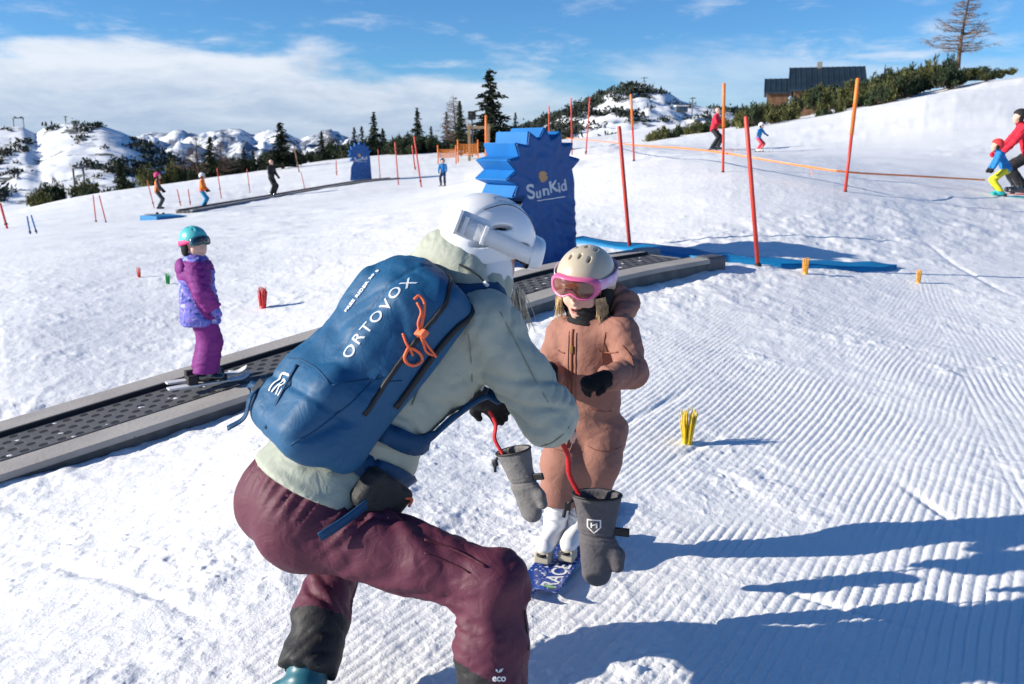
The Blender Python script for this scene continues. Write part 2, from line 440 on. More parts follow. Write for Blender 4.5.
def snow_mat():
    m = bpy.data.materials.new('snow'); m.use_nodes = True; nt = m.node_tree; p = nt.nodes['Principled BSDF']
    p.inputs['Base Color'].default_value = (.86, .88, .91, 1); p.inputs['Roughness'].default_value = .55; p.inputs['Specular IOR Level'].default_value = .3
    tc = nt.nodes.new('ShaderNodeTexCoord')
    n1 = nt.nodes.new('ShaderNodeTexNoise'); n1.inputs['Scale'].default_value = 130; n1.inputs['Detail'].default_value = 3
    n2 = nt.nodes.new('ShaderNodeTexNoise'); n2.inputs['Scale'].default_value = 9; n2.inputs['Detail'].default_value = 8; n2.inputs['Roughness'].default_value = .65
    n3 = nt.nodes.new('ShaderNodeTexNoise'); n3.inputs['Scale'].default_value = .35; n3.inputs['Detail'].default_value = 6
    for n in (n1, n2, n3): nt.links.new(tc.outputs['Object'], n.inputs['Vector'])
    b1 = nt.nodes.new('ShaderNodeBump'); b1.inputs['Strength'].default_value = .35; b1.inputs['Distance'].default_value = .006
    b2 = nt.nodes.new('ShaderNodeBump'); b2.inputs['Strength'].default_value = .45; b2.inputs['Distance'].default_value = .03
    nt.links.new(n1.outputs['Fac'], b1.inputs['Height']); nt.links.new(n2.outputs['Fac'], b2.inputs['Height'])
    nt.links.new(b2.outputs['Normal'], b1.inputs['Normal']); nt.links.new(b1.outputs['Normal'], p.inputs['Normal'])
    mr = nt.nodes.new('ShaderNodeMapRange'); mr.inputs['From Min'].default_value = .35; mr.inputs['From Max'].default_value = .65
    mx = nt.nodes.new('ShaderNodeMix'); mx.data_type = 'RGBA'
    mx.inputs[6].default_value = (.815, .82, .825, 1); mx.inputs[7].default_value = (.885, .885, .885, 1)
    nt.links.new(n3.outputs['Fac'], mr.inputs['Value']); nt.links.new(mr.outputs['Result'], mx.inputs[0]); nt.links.new(mx.outputs[2], p.inputs['Base Color'])
    return m
M_snow = snow_mat()
build_ground()
# ---- light, sky, camera
SUN_EL = math.radians(21.5); sun_to = nrm((-.99, -.13, 0))
sun_to = np.array([sun_to[0]*math.cos(SUN_EL), sun_to[1]*math.cos(SUN_EL), math.sin(SUN_EL)])
sl = bpy.data.lights.new('sun', 'SUN'); sl.energy = 5.0; sl.angle = math.radians(.5); sl.color = (1, .925, .80)
so = bpy.data.objects.new('sun', sl); COL.objects.link(so); so.rotation_euler = Vector(sun_to).to_track_quat('Z', 'Y').to_euler()
def build_world():
    w = bpy.data.worlds.new('World'); SC.world = w; w.use_nodes = True; nt = w.node_tree
    bg = nt.nodes['Background']; bg.inputs['Strength'].default_value = .112
    sky = nt.nodes.new('ShaderNodeTexSky'); sky.sky_type = 'NISHITA'; sky.sun_disc = False
    sky.sun_elevation = SUN_EL; sky.sun_rotation = math.atan2(sun_to[0], sun_to[1]); sky.altitude = 1700; sky.air_density = 1.0; sky.dust_density = .4; sky.ozone_density = 2.2
    N = nt.nodes.new; L = nt.links.new
    tc = N('ShaderNodeTexCoord'); sep = N('ShaderNodeSeparateXYZ'); L(tc.outputs['Generated'], sep.inputs[0])
    def math_(op, a, b=None, clamp=False):
        n = N('ShaderNodeMath'); n.operation = op; n.use_clamp = clamp
        for i, q in enumerate((a, b)):
            if q is None: continue
            if isinstance(q, (int, float)): n.inputs[i].default_value = q
            else: L(q, n.inputs[i])
        return n.outputs[0]
    az = math_('ARCTAN2', sep.outputs[0], sep.outputs[1]); el = math_('ARCSINE', sep.outputs[2])
    # cloud deck: flat banks low over the horizon, thinning into streaks
    cmb = N('ShaderNodeCombineXYZ'); L(math_('MULTIPLY', az, 4.2), cmb.inputs[0])
    L(math_('ADD', math_('MULTIPLY', el, 15.0), math_('MULTIPLY', az, .8)), cmb.inputs[1]); cmb.inputs[2].default_value = 4.7
    n1 = N('ShaderNodeTexNoise'); n1.inputs['Scale'].default_value = 1.3; n1.inputs['Detail'].default_value = 9; n1.inputs['Roughness'].default_value = .56; n1.inputs['Distortion'].default_value = .12
    L(cmb.outputs[0], n1.inputs['Vector'])
    cmb2 = N('ShaderNodeCombineXYZ'); L(math_('MULTIPLY', az, 9.0), cmb2.inputs[0]); L(math_('MULTIPLY', el, 34.0), cmb2.inputs[1]); cmb2.inputs[2].default_value = 1.3
    n2 = N('ShaderNodeTexNoise'); n2.inputs['Scale'].default_value = 1.2; n2.inputs['Detail'].default_value = 7; n2.inputs['Roughness'].default_value = .6; n2.inputs['Distortion'].default_value = .25
    L(cmb2.outputs[0], n2.inputs['Vector'])
    def ramp(v, a, b, lo=0.0, hi=1.0):
        n = N('ShaderNodeMapRange'); n.interpolation_type = 'SMOOTHSTEP'; L(v, n.inputs['Value'])
        n.inputs['From Min'].default_value = a; n.inputs['From Max'].default_value = b; n.inputs['To Min'].default_value = lo; n.inputs['To Max'].default_value = hi
        return n.outputs['Result']
    # elevation of the top of the bank: higher on the left
    top = ramp(az, -.55, .45, .104, .085)
    dens = math_('ADD', math_('MULTIPLY', math_('SUBTRACT', top, el), 13.0), math_('MULTIPLY', math_('SUBTRACT', n1.outputs['Fac'], .5), 2.3))
    d1 = math_('MULTIPLY', ramp(dens, -.18, .34), ramp(az, -.12, .22, 1.0, .48))
    wisp = math_('MULTIPLY', ramp(n2.outputs['Fac'], .5, .78), ramp(el, .30, .05))
    wisp = math_('MULTIPLY', wisp, .75)
    d = math_('MAXIMUM', d1, wisp); d = math_('MULTIPLY', d, .93)
    # cloud brightness: sunlit tops, greyer bases
    sh = ramp(math_('ADD', math_('MULTIPLY', math_('SUBTRACT', el, .045), 9.0), math_('MULTIPLY', math_('SUBTRACT', n2.outputs['Fac'], .5), 1.6)), -.5, .65)
    cc = N('ShaderNodeMix'); cc.data_type = 'RGBA'; L(sh, cc.inputs[0]); cc.inputs[6].default_value = (2.7, 3.4, 4.5, 1); cc.inputs[7].default_value = (5.3, 5.6, 6.1, 1)
    tint = N('ShaderNodeMix'); tint.data_type = 'RGBA'; tint.blend_type = 'MULTIPLY'; tint.inputs[0].default_value = 1; tint.inputs[7].default_value = (.345, .62, .88, 1)
    L(sky.outputs[0], tint.inputs[6])
    mx = N('ShaderNodeMix'); mx.data_type = 'RGBA'; L(d, mx.inputs[0]); L(tint.outputs[2], mx.inputs[6]); L(cc.outputs[2], mx.inputs[7])
    L(mx.outputs[2], bg.inputs['Color'])
build_world()
cam = bpy.data.cameras.new('camera'); cam.sensor_width = 36; cam.lens = FOC/1024*36; cam.clip_end = 12000; cam.clip_start = .05
co = bpy.data.objects.new('camera', cam); COL.objects.link(co); co.location = (0, 0, CAMZ); co.rotation_euler = (PI/2-PITCH, 0, 0); SC.camera = co
cam.dof.use_dof = True; cam.dof.focus_distance = 3.0; cam.dof.aperture_fstop = 6.3
SC.view_settings.view_transform = 'Standard'; SC.view_settings.look = 'None'; SC.view_settings.gamma = 1; SC.view_settings.exposure = .54
SC.cycles.max_bounces = 5; SC.cycles.diffuse_bounces = 3; SC.cycles.use_denoising = True
# ================================================================== HILLS
def rockmix(name, snow, rock, scale, lo, hi, seed):
    m = bpy.data.materials.new(name); m.use_nodes = True; nt = m.node_tree; p = nt.nodes['Principled BSDF']; p.inputs['Roughness'].default_value = .8
    tc = nt.nodes.new('ShaderNodeTexCoord'); n = nt.nodes.new('ShaderNodeTexNoise'); n.noise_dimensions = '4D'; n.inputs['W'].default_value = seed
    n.inputs['Scale'].default_value = scale; n.inputs['Detail'].default_value = 8; n.inputs['Roughness'].default_value = .65
    nt.links.new(tc.outputs['Object'], n.inputs['Vector'])
    mr = nt.nodes.new('ShaderNodeMapRange'); mr.inputs['From Min'].default_value = lo; mr.inputs['From Max'].default_value = hi
    mx = nt.nodes.new('ShaderNodeMix'); mx.data_type = 'RGBA'; mx.inputs[6].default_value = (*snow, 1); mx.inputs[7].default_value = (*rock, 1)
    nt.links.new(n.outputs['Fac'], mr.inputs['Value']); nt.links.new(mr.outputs['Result'], mx.inputs[0]); nt.links.new(mx.outputs[2], p.inputs['Base Color'])
    return m
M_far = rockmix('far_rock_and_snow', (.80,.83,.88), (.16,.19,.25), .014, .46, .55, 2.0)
M_hill = rockmix('hill_snow', (.86,.88,.91), (.09,.10,.085), .11, .555, .615, 4.0)
def hill(name, prof, yr, yf, back, vf, amp, m, nu=160, nt_=60, nz=.02, seed=0.0, curve=1.3):
    """a ridge whose crest follows prof (photo u, v) at distance yr, falling to yf in front and back behind"""
    us = np.linspace(prof[0][0], prof[-1][0], nu); pu, pv = zip(*prof); vs = np.interp(us, pu, pv)
    V = []
    for k in range(nt_+12):
        for u, v in zip(us, vs):
            cr = WY(u, v, yr)
            if k <= nt_:
                t = k/nt_; y = yf+(yr-yf)*t; zf = WY(u, vf, yf)[2]; z = zf+(cr[2]-zf)*t**curve
            else:
                q = (k-nt_)/11; y = yr+back*q; z = cr[2]-back*.5*q**1.3
                t = 1
            V.append((cr[0]*y/yr, y, z))
    V = np.array(V)
    e = np.clip(1-np.abs(np.linspace(-1, 1, nu))**8, 0, 1)
    env = np.tile(np.ones(nu), nt_+12)
    tt = np.repeat(np.minimum(np.arange(nt_+12)/nt_, 1), nu)
    V[:, 2] += amp*(fbm(V[:, 0]*nz, V[:, 1]*nz, seed, 5)-.5*np.abs(fbm(V[:, 0]*nz*2, V[:, 1]*nz*2, seed+4, 4)))*(.15+.85*np.sin(PI*np.clip(tt, 0, 1))**.7)
    i = np.arange(nt_+11)[:, None]*nu; j = np.arange(nu-1)[None]
    F = np.stack([(i+j).ravel(), (i+j+1).ravel(), (i+nu+j+1).ravel(), (i+nu+j).ravel()], 1)
    o = npmesh(name, V, F, m); tag(o, kind='structure'); return o, V.reshape(nt_+12, nu, 3), us
hl, HLV, HLU = hill('hill', [(-760,190),(-620,165),(-480,148),(-380,140),(-300,146),(-220,152),(-160,150),(-90,138),(-40,128),(0,127),(22,127),(36,134),(44,128),(66,124),(102,125),(122,132),(150,145),(172,155),(200,166),(235,182),(270,200)], 330, 190, 160, 225, 1.3, M_hill, nu=330, seed=1.0, nz=.05)
# dip of the piste between the two humps is the hill's own relief
hc, HCV, HCU = hill('hill', [(400,168),(470,152),(500,142),(530,127),(560,112),(590,99),(612,90),(630,87),(650,86),(668,92),(682,101),(700,106),(720,109),(750,112),(790,116),(860,130)], 420, 250, 200, 150, 3.5, M_hill, seed=7.0, curve=1.0, nz=.05)
hill('mountains', [(-900,150),(-700,138),(-520,143),(-400,134),(-250,140),(-100,133),(20,141),(60,138),(110,140),(140,136),(150,131),(165,133),(180,130),(200,134),(215,130),(240,129),(252,136),(262,130),(285,132),(300,138),(315,134),(330,131),(350,137),(368,141),(400,148),(460,152),(520,150),(600,158)], 2600, 1500, 900, 190, 42, M_far, nu=620, nt_=100, nz=.011, seed=3.0)
# ================================================================== PLANTS
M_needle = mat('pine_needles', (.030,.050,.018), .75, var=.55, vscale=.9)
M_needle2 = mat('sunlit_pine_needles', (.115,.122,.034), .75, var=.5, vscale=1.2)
M_needle3 = mat('spruce_needles', (.022,.034,.018), .8, var=.5, vscale=.7)
M_bark = mat('bark', (.10,.065,.045), .9, .6, 14, var=.35, vscale=4)
M_twig = mat('bare_larch_twigs', (.24,.165,.125), .9, var=.3, vscale=2)
def tuft(mb, p, d, L, w, n, R):
    """n slender leaf faces sprayed round direction d"""
    d = nrm(d)
    for _ in range(n):
        q = nrm(d + np.array([R.gauss(0, .45) for _ in range(3)])); s = nrm(np.cross(q, [R.gauss(0, 1) for _ in range(3)]))
        l = L*R.uniform(.6, 1.2); mb.add([p - s*w*.5, p + s*w*.5, p + q*l*.6 + s*w*.5, p + q*l, p + q*l*.55 - s*w*.5], [(0,1,2,3,4)])
def conifer_mesh(H, R0, seed, gap=.04, dens=1.0, droop=.35, ragged=.25, start=.07):
    R = random.Random(seed); mt = MB(); mf = MB()
    lean = np.array([R.gauss(0, .01), R.gauss(0, .01), 0])
    ax = lambda z: lean*z + np.array([0, 0, z])
    mt.tube([ax(-.3), ax(H*.3), ax(H*.7), ax(H*.97)], [H*.022, H*.016, H*.009, H*.003], 7)
    z = H*start
    while z < H*.985:
        k = 1-z/H; Lm = R0*min(1, k*1.15+.02)**.85*(1+.25*math.sin(z*5.1+seed)); nb = max(4, int(8*min(1, k+.35)*dens))
        a0 = R.uniform(0, 6.28)
        for b in range(nb):
            if R.random() < ragged*.5: continue
            an = a0+6.283*b/nb+R.gauss(0, .25); L = Lm*R.uniform(1-ragged*1.6, 1.1); d = np.array([math.cos(an), math.sin(an), 0])
            tip = ax(z)+d*L+np.array([0, 0, -droop*L+.12*L]); st = ax(z)
            mt.tube([st, (st+tip)/2+np.array([0, 0, .03*L]), tip], [.012*H*k+.008, .01, .004], 3, cap=False)
            m = max(3, int(L/(H*.02)))
            for i in range(m):
                t = (i+.7)/m; p = st+(tip-st)*t+np.array([0, 0, .06*L*math.sin(PI*t)]); w = H*.018
                for sgn in (-1, 1):
                    sd = np.array([-d[1], d[0], 0])*sgn
                    tuft(mf, p, d*.8+sd*1.0+np.array([0, 0, -.45]), L*.30*(1-.5*t)+H*.016, w, 2, R)
                tuft(mf, p, d+np.array([0, 0, -.5]), H*.03, w, 1, R)
        z += H*gap*R.uniform(.8, 1.25)*(.55+.6*k)
    tuft(mf, ax(H*.95), (0, 0, 1), H*.06, H*.012, 5, R)
    return mt, mf
def bushtree_mesh(H, R0, seed):
    """rounded mountain pine with an uneven dense crown"""
    R = random.Random(seed); mt = MB(); mf = MB()
    mt.tube([(0,0,-.3),(.03*H,0,.4*H),(0,.02*H,.85*H)], [.03*H,.02*H,.008*H], 6)
    for k in range(26):
        an = R.uniform(0, 6.28); z0 = R.uniform(.08, .8)*H; rr = R0*(1-(z0/H)*.65)*R.uniform(.5, 1.05)
        e = np.array([math.cos(an)*rr, math.sin(an)*rr, z0+.16*H*R.uniform(.4, 1.3)])
        mt.tube([(0, 0, z0*.9), e*np.array([.6,.6,1])-np.array([0,0,.03*H]), e], [.012*H,.008*H,.004*H], 4, cap=False)
        for i in range(34):
            c = e+np.array([R.gauss(0, .11*H), R.gauss(0, .11*H), R.gauss(0, .06*H)]); tuft(mf, c, c*np.array([.6,.6,0])/R0+np.array([0,0,.9]), .075*H, .022*H, 3, R)
    return mt, mf
def larch_mesh(H, seed, fine=1.0):
    """leafless larch: one trunk, many thin limbs with hanging twigs"""
    R = random.Random(seed); mt = MB(); mf = MB()
    ax = lambda z: np.array([.02*H*math.sin(z/H*3+seed), .01*H*math.sin(z/H*4), z])
    mt.tube([ax(H*t) for t in np.linspace(-.03, .99, 9)], list(np.linspace(.019*H, .003*H, 9)), 7)
    z = H*.16
    while z < H*.96:
        k = 1-z/H; L = H*.27*min(1, k*1.4+.1)*R.uniform(.55, 1.1); an = R.uniform(0, 6.28); d = np.array([math.cos(an), math.sin(an), 0])
        st = ax(z); pts = spline([st, st+d*L*.4+np.array([0,0,R.uniform(-.06,.12)*L]), st+d*L*.8+np.array([0,0,R.uniform(-.05,.25)*L]), st+d*L+np.array([0,0,R.uniform(.05,.45)*L])], 4)
        mt.tube(pts, list(np.linspace(.0050*H*(k+.25), .0014*H, len(pts))), 4, cap=False)
        for i in range(int(13*fine)):
            p = pts[min(len(pts)-1, int(R.uniform(.2, 1)*len(pts)))]; a2 = an+R.choice((-1,1))*R.uniform(.3, 1.3)
            q = np.array([math.cos(a2), math.sin(a2), R.uniform(-.5, .35)])*L*R.uniform(.14, .32)
            mf.tube([p, p+q*.5+np.array([0,0,.02*L]), p+q], [.0017*H,.0012*H,.0007*H], 3, cap=False)
            for _ in range(3):
                t = R.uniform(.3, 1); s = np.array([R.gauss(0,1), R.gauss(0,1), R.gauss(-.2,.8)])*L*.05
                mf.tube([p+q*t, p+q*t+s], [.001*H,.0006*H], 3, cap=False)
        z += H*.0062*R.uniform(.5, 1.5)
    return mt, mf
def shrub_mesh(seed, W_=1.0, H=1.0):
    """dwarf mountain pine: rising shoots with needle tufts at their ends"""
    R = random.Random(seed); mt = MB(); mf = MB()
    for k in range(24):
        an = R.uniform(0, 6.28); rr = W_*math.sqrt(R.random())*.9; h = H*(1.05-.55*(rr/W_)**2)*R.uniform(.55, 1.15)
        e = np.array([math.cos(an)*rr, math.sin(an)*rr, h]); b = e*np.array([.35,.35,0])-np.array([0,0,.15])
        pts = spline([b, e*np.array([.9,.9,.35]), e], 3); mt.tube(pts, list(np.linspace(.03, .012, len(pts))), 4, cap=False)
        for i in range(17):
            t = R.uniform(.25, 1.0); p = pts[min(len(pts)-1, int(t*len(pts)))]+np.array([R.gauss(0,.13)*W_, R.gauss(0,.13)*W_, R.gauss(0,.07)*H])
            tuft(mf, p, (R.gauss(0,.4), R.gauss(0,.4), 1), .24*H, .055*H, 4, R)
    return mt, mf
def plant_proto(name, pair, mf):
    t, f = pair; r = empty(name); t.build('trunk' if 'tree' in name else 'stem', M_bark, r, smooth=True); f.build('crown' if 'tree' in name else 'foliage', mf, r); return r
def dup(root, loc, rz=0.0, sc=1.0, label=None, group=None, cat=None):
    r = root.copy(); COL.objects.link(r); r.location = tuple(float(c) for c in loc); r.rotation_euler = (0, 0, rz)
    r.scale = (sc,)*3 if np.isscalar(sc) else tuple(sc)
    if label: r['label'] = label
    if group: r['group'] = group
    if cat: r['category'] = cat
    for ch in list(root.children):
        c = ch.copy(); COL.objects.link(c); c.parent = r
        for g in list(ch.children):
            d = g.copy(); COL.objects.link(d); d.parent = c
    return r
def kill(root):
    for ch in list(root.children):
        for g in list(ch.children): bpy.data.objects.remove(g)
        bpy.data.objects.remove(ch)
    bpy.data.objects.remove(root)
PR = {'spruce': plant_proto('spruce_tree', conifer_mesh(10, 2.5, 3, gap=.032, ragged=.45, droop=.3), M_needle3),
      'spruce2': plant_proto('spruce_tree', conifer_mesh(10, 1.9, 8, gap=.036, ragged=.4), M_needle),
      'spruce3': plant_proto('spruce_tree', conifer_mesh(10, 1.6, 21, gap=.042, ragged=.55, droop=.2), M_needle3),
      'pine': plant_proto('pine_tree', bushtree_mesh(10, 3.8, 4), M_needle),
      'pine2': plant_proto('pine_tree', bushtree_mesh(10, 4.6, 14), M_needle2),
      'larch': plant_proto('larch_tree', larch_mesh(10, 5), M_twig),
      'larch2': plant_proto('larch_tree', larch_mesh(10, 9, .8), M_twig)}
GT = 'trees along the ridge'
def tree(kind, u, vb, vt, y, label, wide=1.0, group=GT):
    b = WY(u, vb, y); h = WY(u, vt, y)[2]-b[2]
    dup(PR[kind], b, rnd.uniform(0, 6.28), (h/10*wide*1.35, h/10*wide*1.35, h/10), label, group, 'tree')
T = [('spruce',492,155,69,62,'tallest dark spruce standing behind the near blue cover',1.15),
     ('spruce2',461,150,100,74,'dark spruce just left of the tallest spruce, beside a bare larch',.8),
     ('larch',455,150,95,78,'bare brown larch touching the spruce left of the tallest one',1.0),
     ('spruce3',447,150,111,80,'thin dark spruce left of the bare larch',1.0),
     ('spruce2',418,152,107,84,'lone pointed spruce above the snowy mound behind the red poles',.85),
     ('spruce3',432,150,126,84,'small low conifer between the lone spruce and the thin dark one',1.3),
     ('spruce2',375,158,111,88,'tall dark spruce on the ridge above the far blue cover',.9),
     ('spruce3',363,158,126,86,'shorter spruce directly over the roof of the far blue cover',1.2),
     ('spruce3',355,160,127,86,'spruce just left of the far blue cover, leftmost of its clump',1.2),
     ('spruce2',384,156,128,90,'small spruce at the right end of the clump over the far cover',1.2),
     ('spruce',323,164,131,80,'bushy dark pine right of the bare trees on the left ridge',.9),
     ('larch2',331,164,131,95,'bare brown tree behind the bushy pine on the left ridge',1.2),
     ('spruce',283,168,122,70,'large dark pine above the man in black, with a spiky top',1.35),
     ('spruce2',211,182,136,80,'dark pine between two bare trees on the left ridge',1.2),
     ('larch2',200,180,134,84,'bare grey brown tree left of the dark ridge pine',1.3),
     ('larch',222,178,140,82,'bare brown tree right of the dark ridge pine',1.3),
     ('spruce3',245,172,147,84,'low dark conifer left of the large pine',1.6),
     ('spruce2',121,194,157,80,'dark conifer alone below the left hill, by the goal shaped pylon',1.1),
     ('spruce3',254,172,150,90,'low conifer touching the left side of the large pine',1.7),
     ('spruce3',508,150,128,70,'short conifer peeking above the blue cover beside the tallest spruce',1.5),
     ('spruce3',515,150,112,95,'slim conifer far behind, right of the tallest spruce',.9)]
for t in T: tree(*t)
tree('larch', 960, 66, -14, 76, 'large bare larch alone on the ridge above the right slope', 1.15, None)
for k in list(PR): kill(PR[k])
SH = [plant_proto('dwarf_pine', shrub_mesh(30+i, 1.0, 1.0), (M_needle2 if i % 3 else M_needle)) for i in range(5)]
SHD = [plant_proto('dwarf_pine', shrub_mesh(50+i, 1.0, 1.0), M_needle) for i in range(3)]
def shrub(u, v, y, hpx, wpx, label, group, protos=SH):
    p = WY(u, v, y); s = y/900
    p[2] = max(p[2], float(ground0(p[0:1], p[1:2])[0])-.25) if abs(p[2]-float(ground0(p[0:1], p[1:2])[0])) < 3 else p[2]
    dup(rnd.choice(protos), p, rnd.uniform(0, 6.28), (wpx*s*.5, wpx*s*.5, hpx*s), label, group, 'shrub')
# right ridge: the thicket under the lodge, along the crest
Rb = random.Random(77)
crest = [(650,142),(700,131),(750,125),(800,117),(850,108),(900,97),(950,86),(1000,76),(1024,74)]
cu, cvv = zip(*crest)
for i in range(74):
    u = Rb.uniform(742, 912); t = Rb.random(); y = 55+14*t+Rb.uniform(-1, 1); v = np.interp(u, cu, cvv)+Rb.uniform(-4, 7)-10*t*(u > 780)
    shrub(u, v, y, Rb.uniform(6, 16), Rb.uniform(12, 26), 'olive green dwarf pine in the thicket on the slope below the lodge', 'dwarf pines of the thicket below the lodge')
for i in range(48):
    u = Rb.uniform(868, 985); t = Rb.random(); y = 60+12*t; hh = 22 if u < 950 else 10; v = np.interp(u, cu, cvv)-3*t+Rb.uniform(-3, 2)
    shrub(u, v, y, Rb.uniform(.45, 1.0)*hh, Rb.uniform(16, 26), 'dark green dwarf pine on the crest around the big larch', 'dwarf pines on the crest around the larch', SH+SHD)
for i in range(26):
    u = Rb.uniform(652, 745); y = 58+Rb.uniform(-1, 6); v = np.interp(u, cu, cvv)+Rb.uniform(0, 4)
    shrub(u, v, y, Rb.uniform(5, 11), Rb.uniform(10, 20), 'low dwarf pine left of the man in red, at the foot of the thicket', 'low dwarf pines at the left foot of the thicket')
for i in range(9):
    u = Rb.uniform(975, 1012)
    shrub(u, np.interp(u, cu, cvv)+Rb.uniform(-1, 2), 62, Rb.uniform(4, 7), Rb.uniform(8, 14), 'small dwarf pine poking out of the snow right of the larch', 'small dwarf pines right of the larch')
# ridge on the left and centre
for i in range(75):
    u = Rb.uniform(185, 500); y = Rb.uniform(84, 100); v = np.interp(u, [185,200,330,420,500], [184,180,161,153,149])+Rb.uniform(-2, 3)
    shrub(u, v, y, Rb.uniform(6, 16), Rb.uniform(14, 28), 'dark dwarf pine in the long belt behind the snow ridge', 'dwarf pines in the belt behind the ridge', SHD)
for i in range(20):
    u = Rb.uniform(395, 440); y = 76+Rb.uniform(0, 5); v = Rb.uniform(150, 157)
    shrub(u, v, y, Rb.uniform(8, 15), Rb.uniform(12, 22), 'dark dwarf pine on the mound below the lone spruce', 'dwarf pines on the mound below the lone spruce', SHD)
for i in range(22):
    u = Rb.choice([52,78,135,182,160])+Rb.gauss(0, 8); y = 78+Rb.uniform(0, 8); v = np.interp(u, [0,100,200], [213,194,181])+Rb.uniform(-2, 4)
    shrub(u, v, y, Rb.uniform(10, 20), Rb.uniform(16, 26), 'dark shrub at the left edge of the piste, under the far hill', 'shrubs below the left hill', SH+SHD)
for k in SH+SHD: kill(k)
def proj(p):
    D = p[1]*cP+(CAMZ-p[2])*sP; return CX+FOC*p[0]/D, CY-FOC*(p[1]*sP+(p[2]-CAMZ)*cP)/D
def scrub(name, HV, n, seed, dens, smin_, smax_, nz, m):
    """the mass of dwarf pines and rocks on a far hill"""
    R = random.Random(seed); mb = MB(); K, U = HV.shape[0]-12, HV.shape[1]; c = 0; tries = 0
    while c < n and tries < n*40:
        tries += 1; k = R.uniform(0, K); j = R.uniform(2, U-3); i0, j0 = int(k), int(j); p = HV[i0, j0]+(HV[i0+1, j0+1]-HV[i0, j0])*R.random()
        w = dens(*proj(p), k/K, float(fbm(p[0]*nz, p[1]*nz*.6, seed, 4)))
        if R.random() > w: continue
        c += 1; s = R.uniform(smin_, smax_)
        for _ in range(16):
            q = p+np.array([R.gauss(0, s*.5), R.gauss(0, s*.5), abs(R.gauss(0, s*.28))]); tuft(mb, q, (R.gauss(0,.5), R.gauss(0,.5), .8), s*.55, s*.24, 1, R)
    o = mb.build(name, m); tag(o, kind='stuff'); return o
M_scrub = mat('far_scrub', (.030,.040,.028), .9, var=.5, vscale=.15)
def left_dens(u, v, t, n):
    if 37-(v-128)*.42 < u < 76+(v-128)*.06: return .9 if (t > .965 and u > 42 and n > -.1) else .004
    th = .03-.22*sstep(155, 180, v)*(u > 80)-.2*sstep(115, 190, u)
    return .95 if n > th else .02
def centre_dens(u, v, t, n):
    th = -.9 if u < 535 else float(np.interp(u, [535, 560, 600, 640, 665, 700, 760, 800], [-.9, -.30, .05, .16, .5, .5, .2, -.2]))
    if t > .96: th -= .45
    return 1.0 if n > th else .012
scrub('scrub', HLV, 4600, 4, left_dens, 1.0, 2.5, .05, M_scrub)
scrub('scrub', HCV, 3400, 9, centre_dens, 1.2, 3.0, .045, M_scrub)
# ================================================================== PISTE FURNITURE
M_red = mat('red_pole_plastic', (.60,.055,.035), .45, var=.12, vscale=6)
M_orng = mat('orange_pole_plastic', (.80,.20,.03), .45, var=.12, vscale=6)
M_bluep = mat('blue_pole_plastic', (.02,.16,.42), .45)
M_bamboo = mat('weathered_wood_pole', (.30,.17,.09), .8, var=.2)
M_black = mat('black_rubber', (.018,.018,.02), .6, var=.2)
M_grey = mat('grey_composite_plank', (.34,.32,.30), .75, .35, 40, var=.10, vscale=3)
M_greyd = mat('dark_grey_metal', (.10,.105,.11), .55, .1, 30, var=.2)
M_tarp = mat('blue_tarpaulin', (.008,.085,.30), .45, .3, 7, var=.10, vscale=3, spec=.5)
M_tarpl = mat('light_blue_tarpaulin', (.010,.15,.44), .6, .2, 5, var=.08, vscale=3, spec=.25)
M_mat = mat('blue_mat', (.005,.19,.43), .55, .4, 12, var=.10, vscale=4)
M_white = mat('white_print', (.82,.82,.80), .6); M_print2 = mat('faded_white_print', (.62,.66,.72), .6, var=.12, vscale=12)
M_sunp = mat('orange_print', (.62,.36,.16), .6)
M_net = mat('orange_net', (.80,.26,.05), .6)
def pole(ut, vt, ub, vb, label, mats=(M_red,), y=None, r=.022, group='piste poles', name='slalom_pole'):
    b = WY(ub, vb, y) if y else on_ground(ub, vb)
    t = WY(ut, vt, b[1]); d = t-b; L = np.linalg.norm(d)
    root = empty(name, b, label=label, cat='pole', group=group)
    g = gz(b[0], b[1]); b0 = b-d/L*max(.12, (b[2]-g)+.12)
    if len(mats) == 1: MB().tube([b0, b+d*.5, t-d/L*.012, t], [r, r, r, r*.55], 10).build('shaft', mats[0], root, smooth=True)
    else:
        m = b+d*.52; MB().tube([b0, m], r, 10).build('shaft', mats[0], root, smooth=True); MB().tube([m-d/L*.01, t-d/L*.012, t], [r*1.25, r*1.25, r*.7], 10).build('sleeve', mats[1], root, smooth=True)
    MB().tube([b-d/L*.02, b+d/L*.03], [r*2.0, r*1.15], 10).build('collar', M_black, root, smooth=True)
    return root
pole(619,126,630,250,'red pole leaning left beside the near blue cover', y=10.2)
pole(746,116,758,266,'tall dark red pole standing by the blue mat, foot beside it', y=8.75, r=.022)
pole(858,78,845,193,'pole with orange top and red foot leaning right on the slope', (M_red, M_orng), y=14, r=.024)
pole(724,83,723,173,'orange red pole rising in front of the man in red', (M_red, M_orng), y=16)
pole(631,94,634,161,'slim orange pole in front of the peak, right of the blue cover', (M_red, M_orng), y=21)
pole(590,97,586,152,'right one of two close red poles behind the blue cover', y=30)
pole(571,98,572,149,'left one of two close red poles behind the blue cover', y=31)
pole(549,106,549,152,'red pole rising straight out behind the blue cover roof', y=33)
pole(486,115,486,157,'thick orange post in front of the tallest spruce', (M_orng,), y=40, r=.05)
pole(414,136,420.5,181,'tallest red pole by the far snow heap, leaning left', y=42.5, r=.035)
pole(412,145,415,168,'faint red pole just behind the tallest one by the snow heap', y=55, r=.04)
pole(395,142,398,179,'upright red pole right of the far blue cover', y=45, r=.03)
pole(378,149,380,176,'thin red pole touching the far blue cover on its right', y=50, r=.022)
pole(336,160,336.5,172,'short red pole left of the far blue cover', y=55, r=.03)
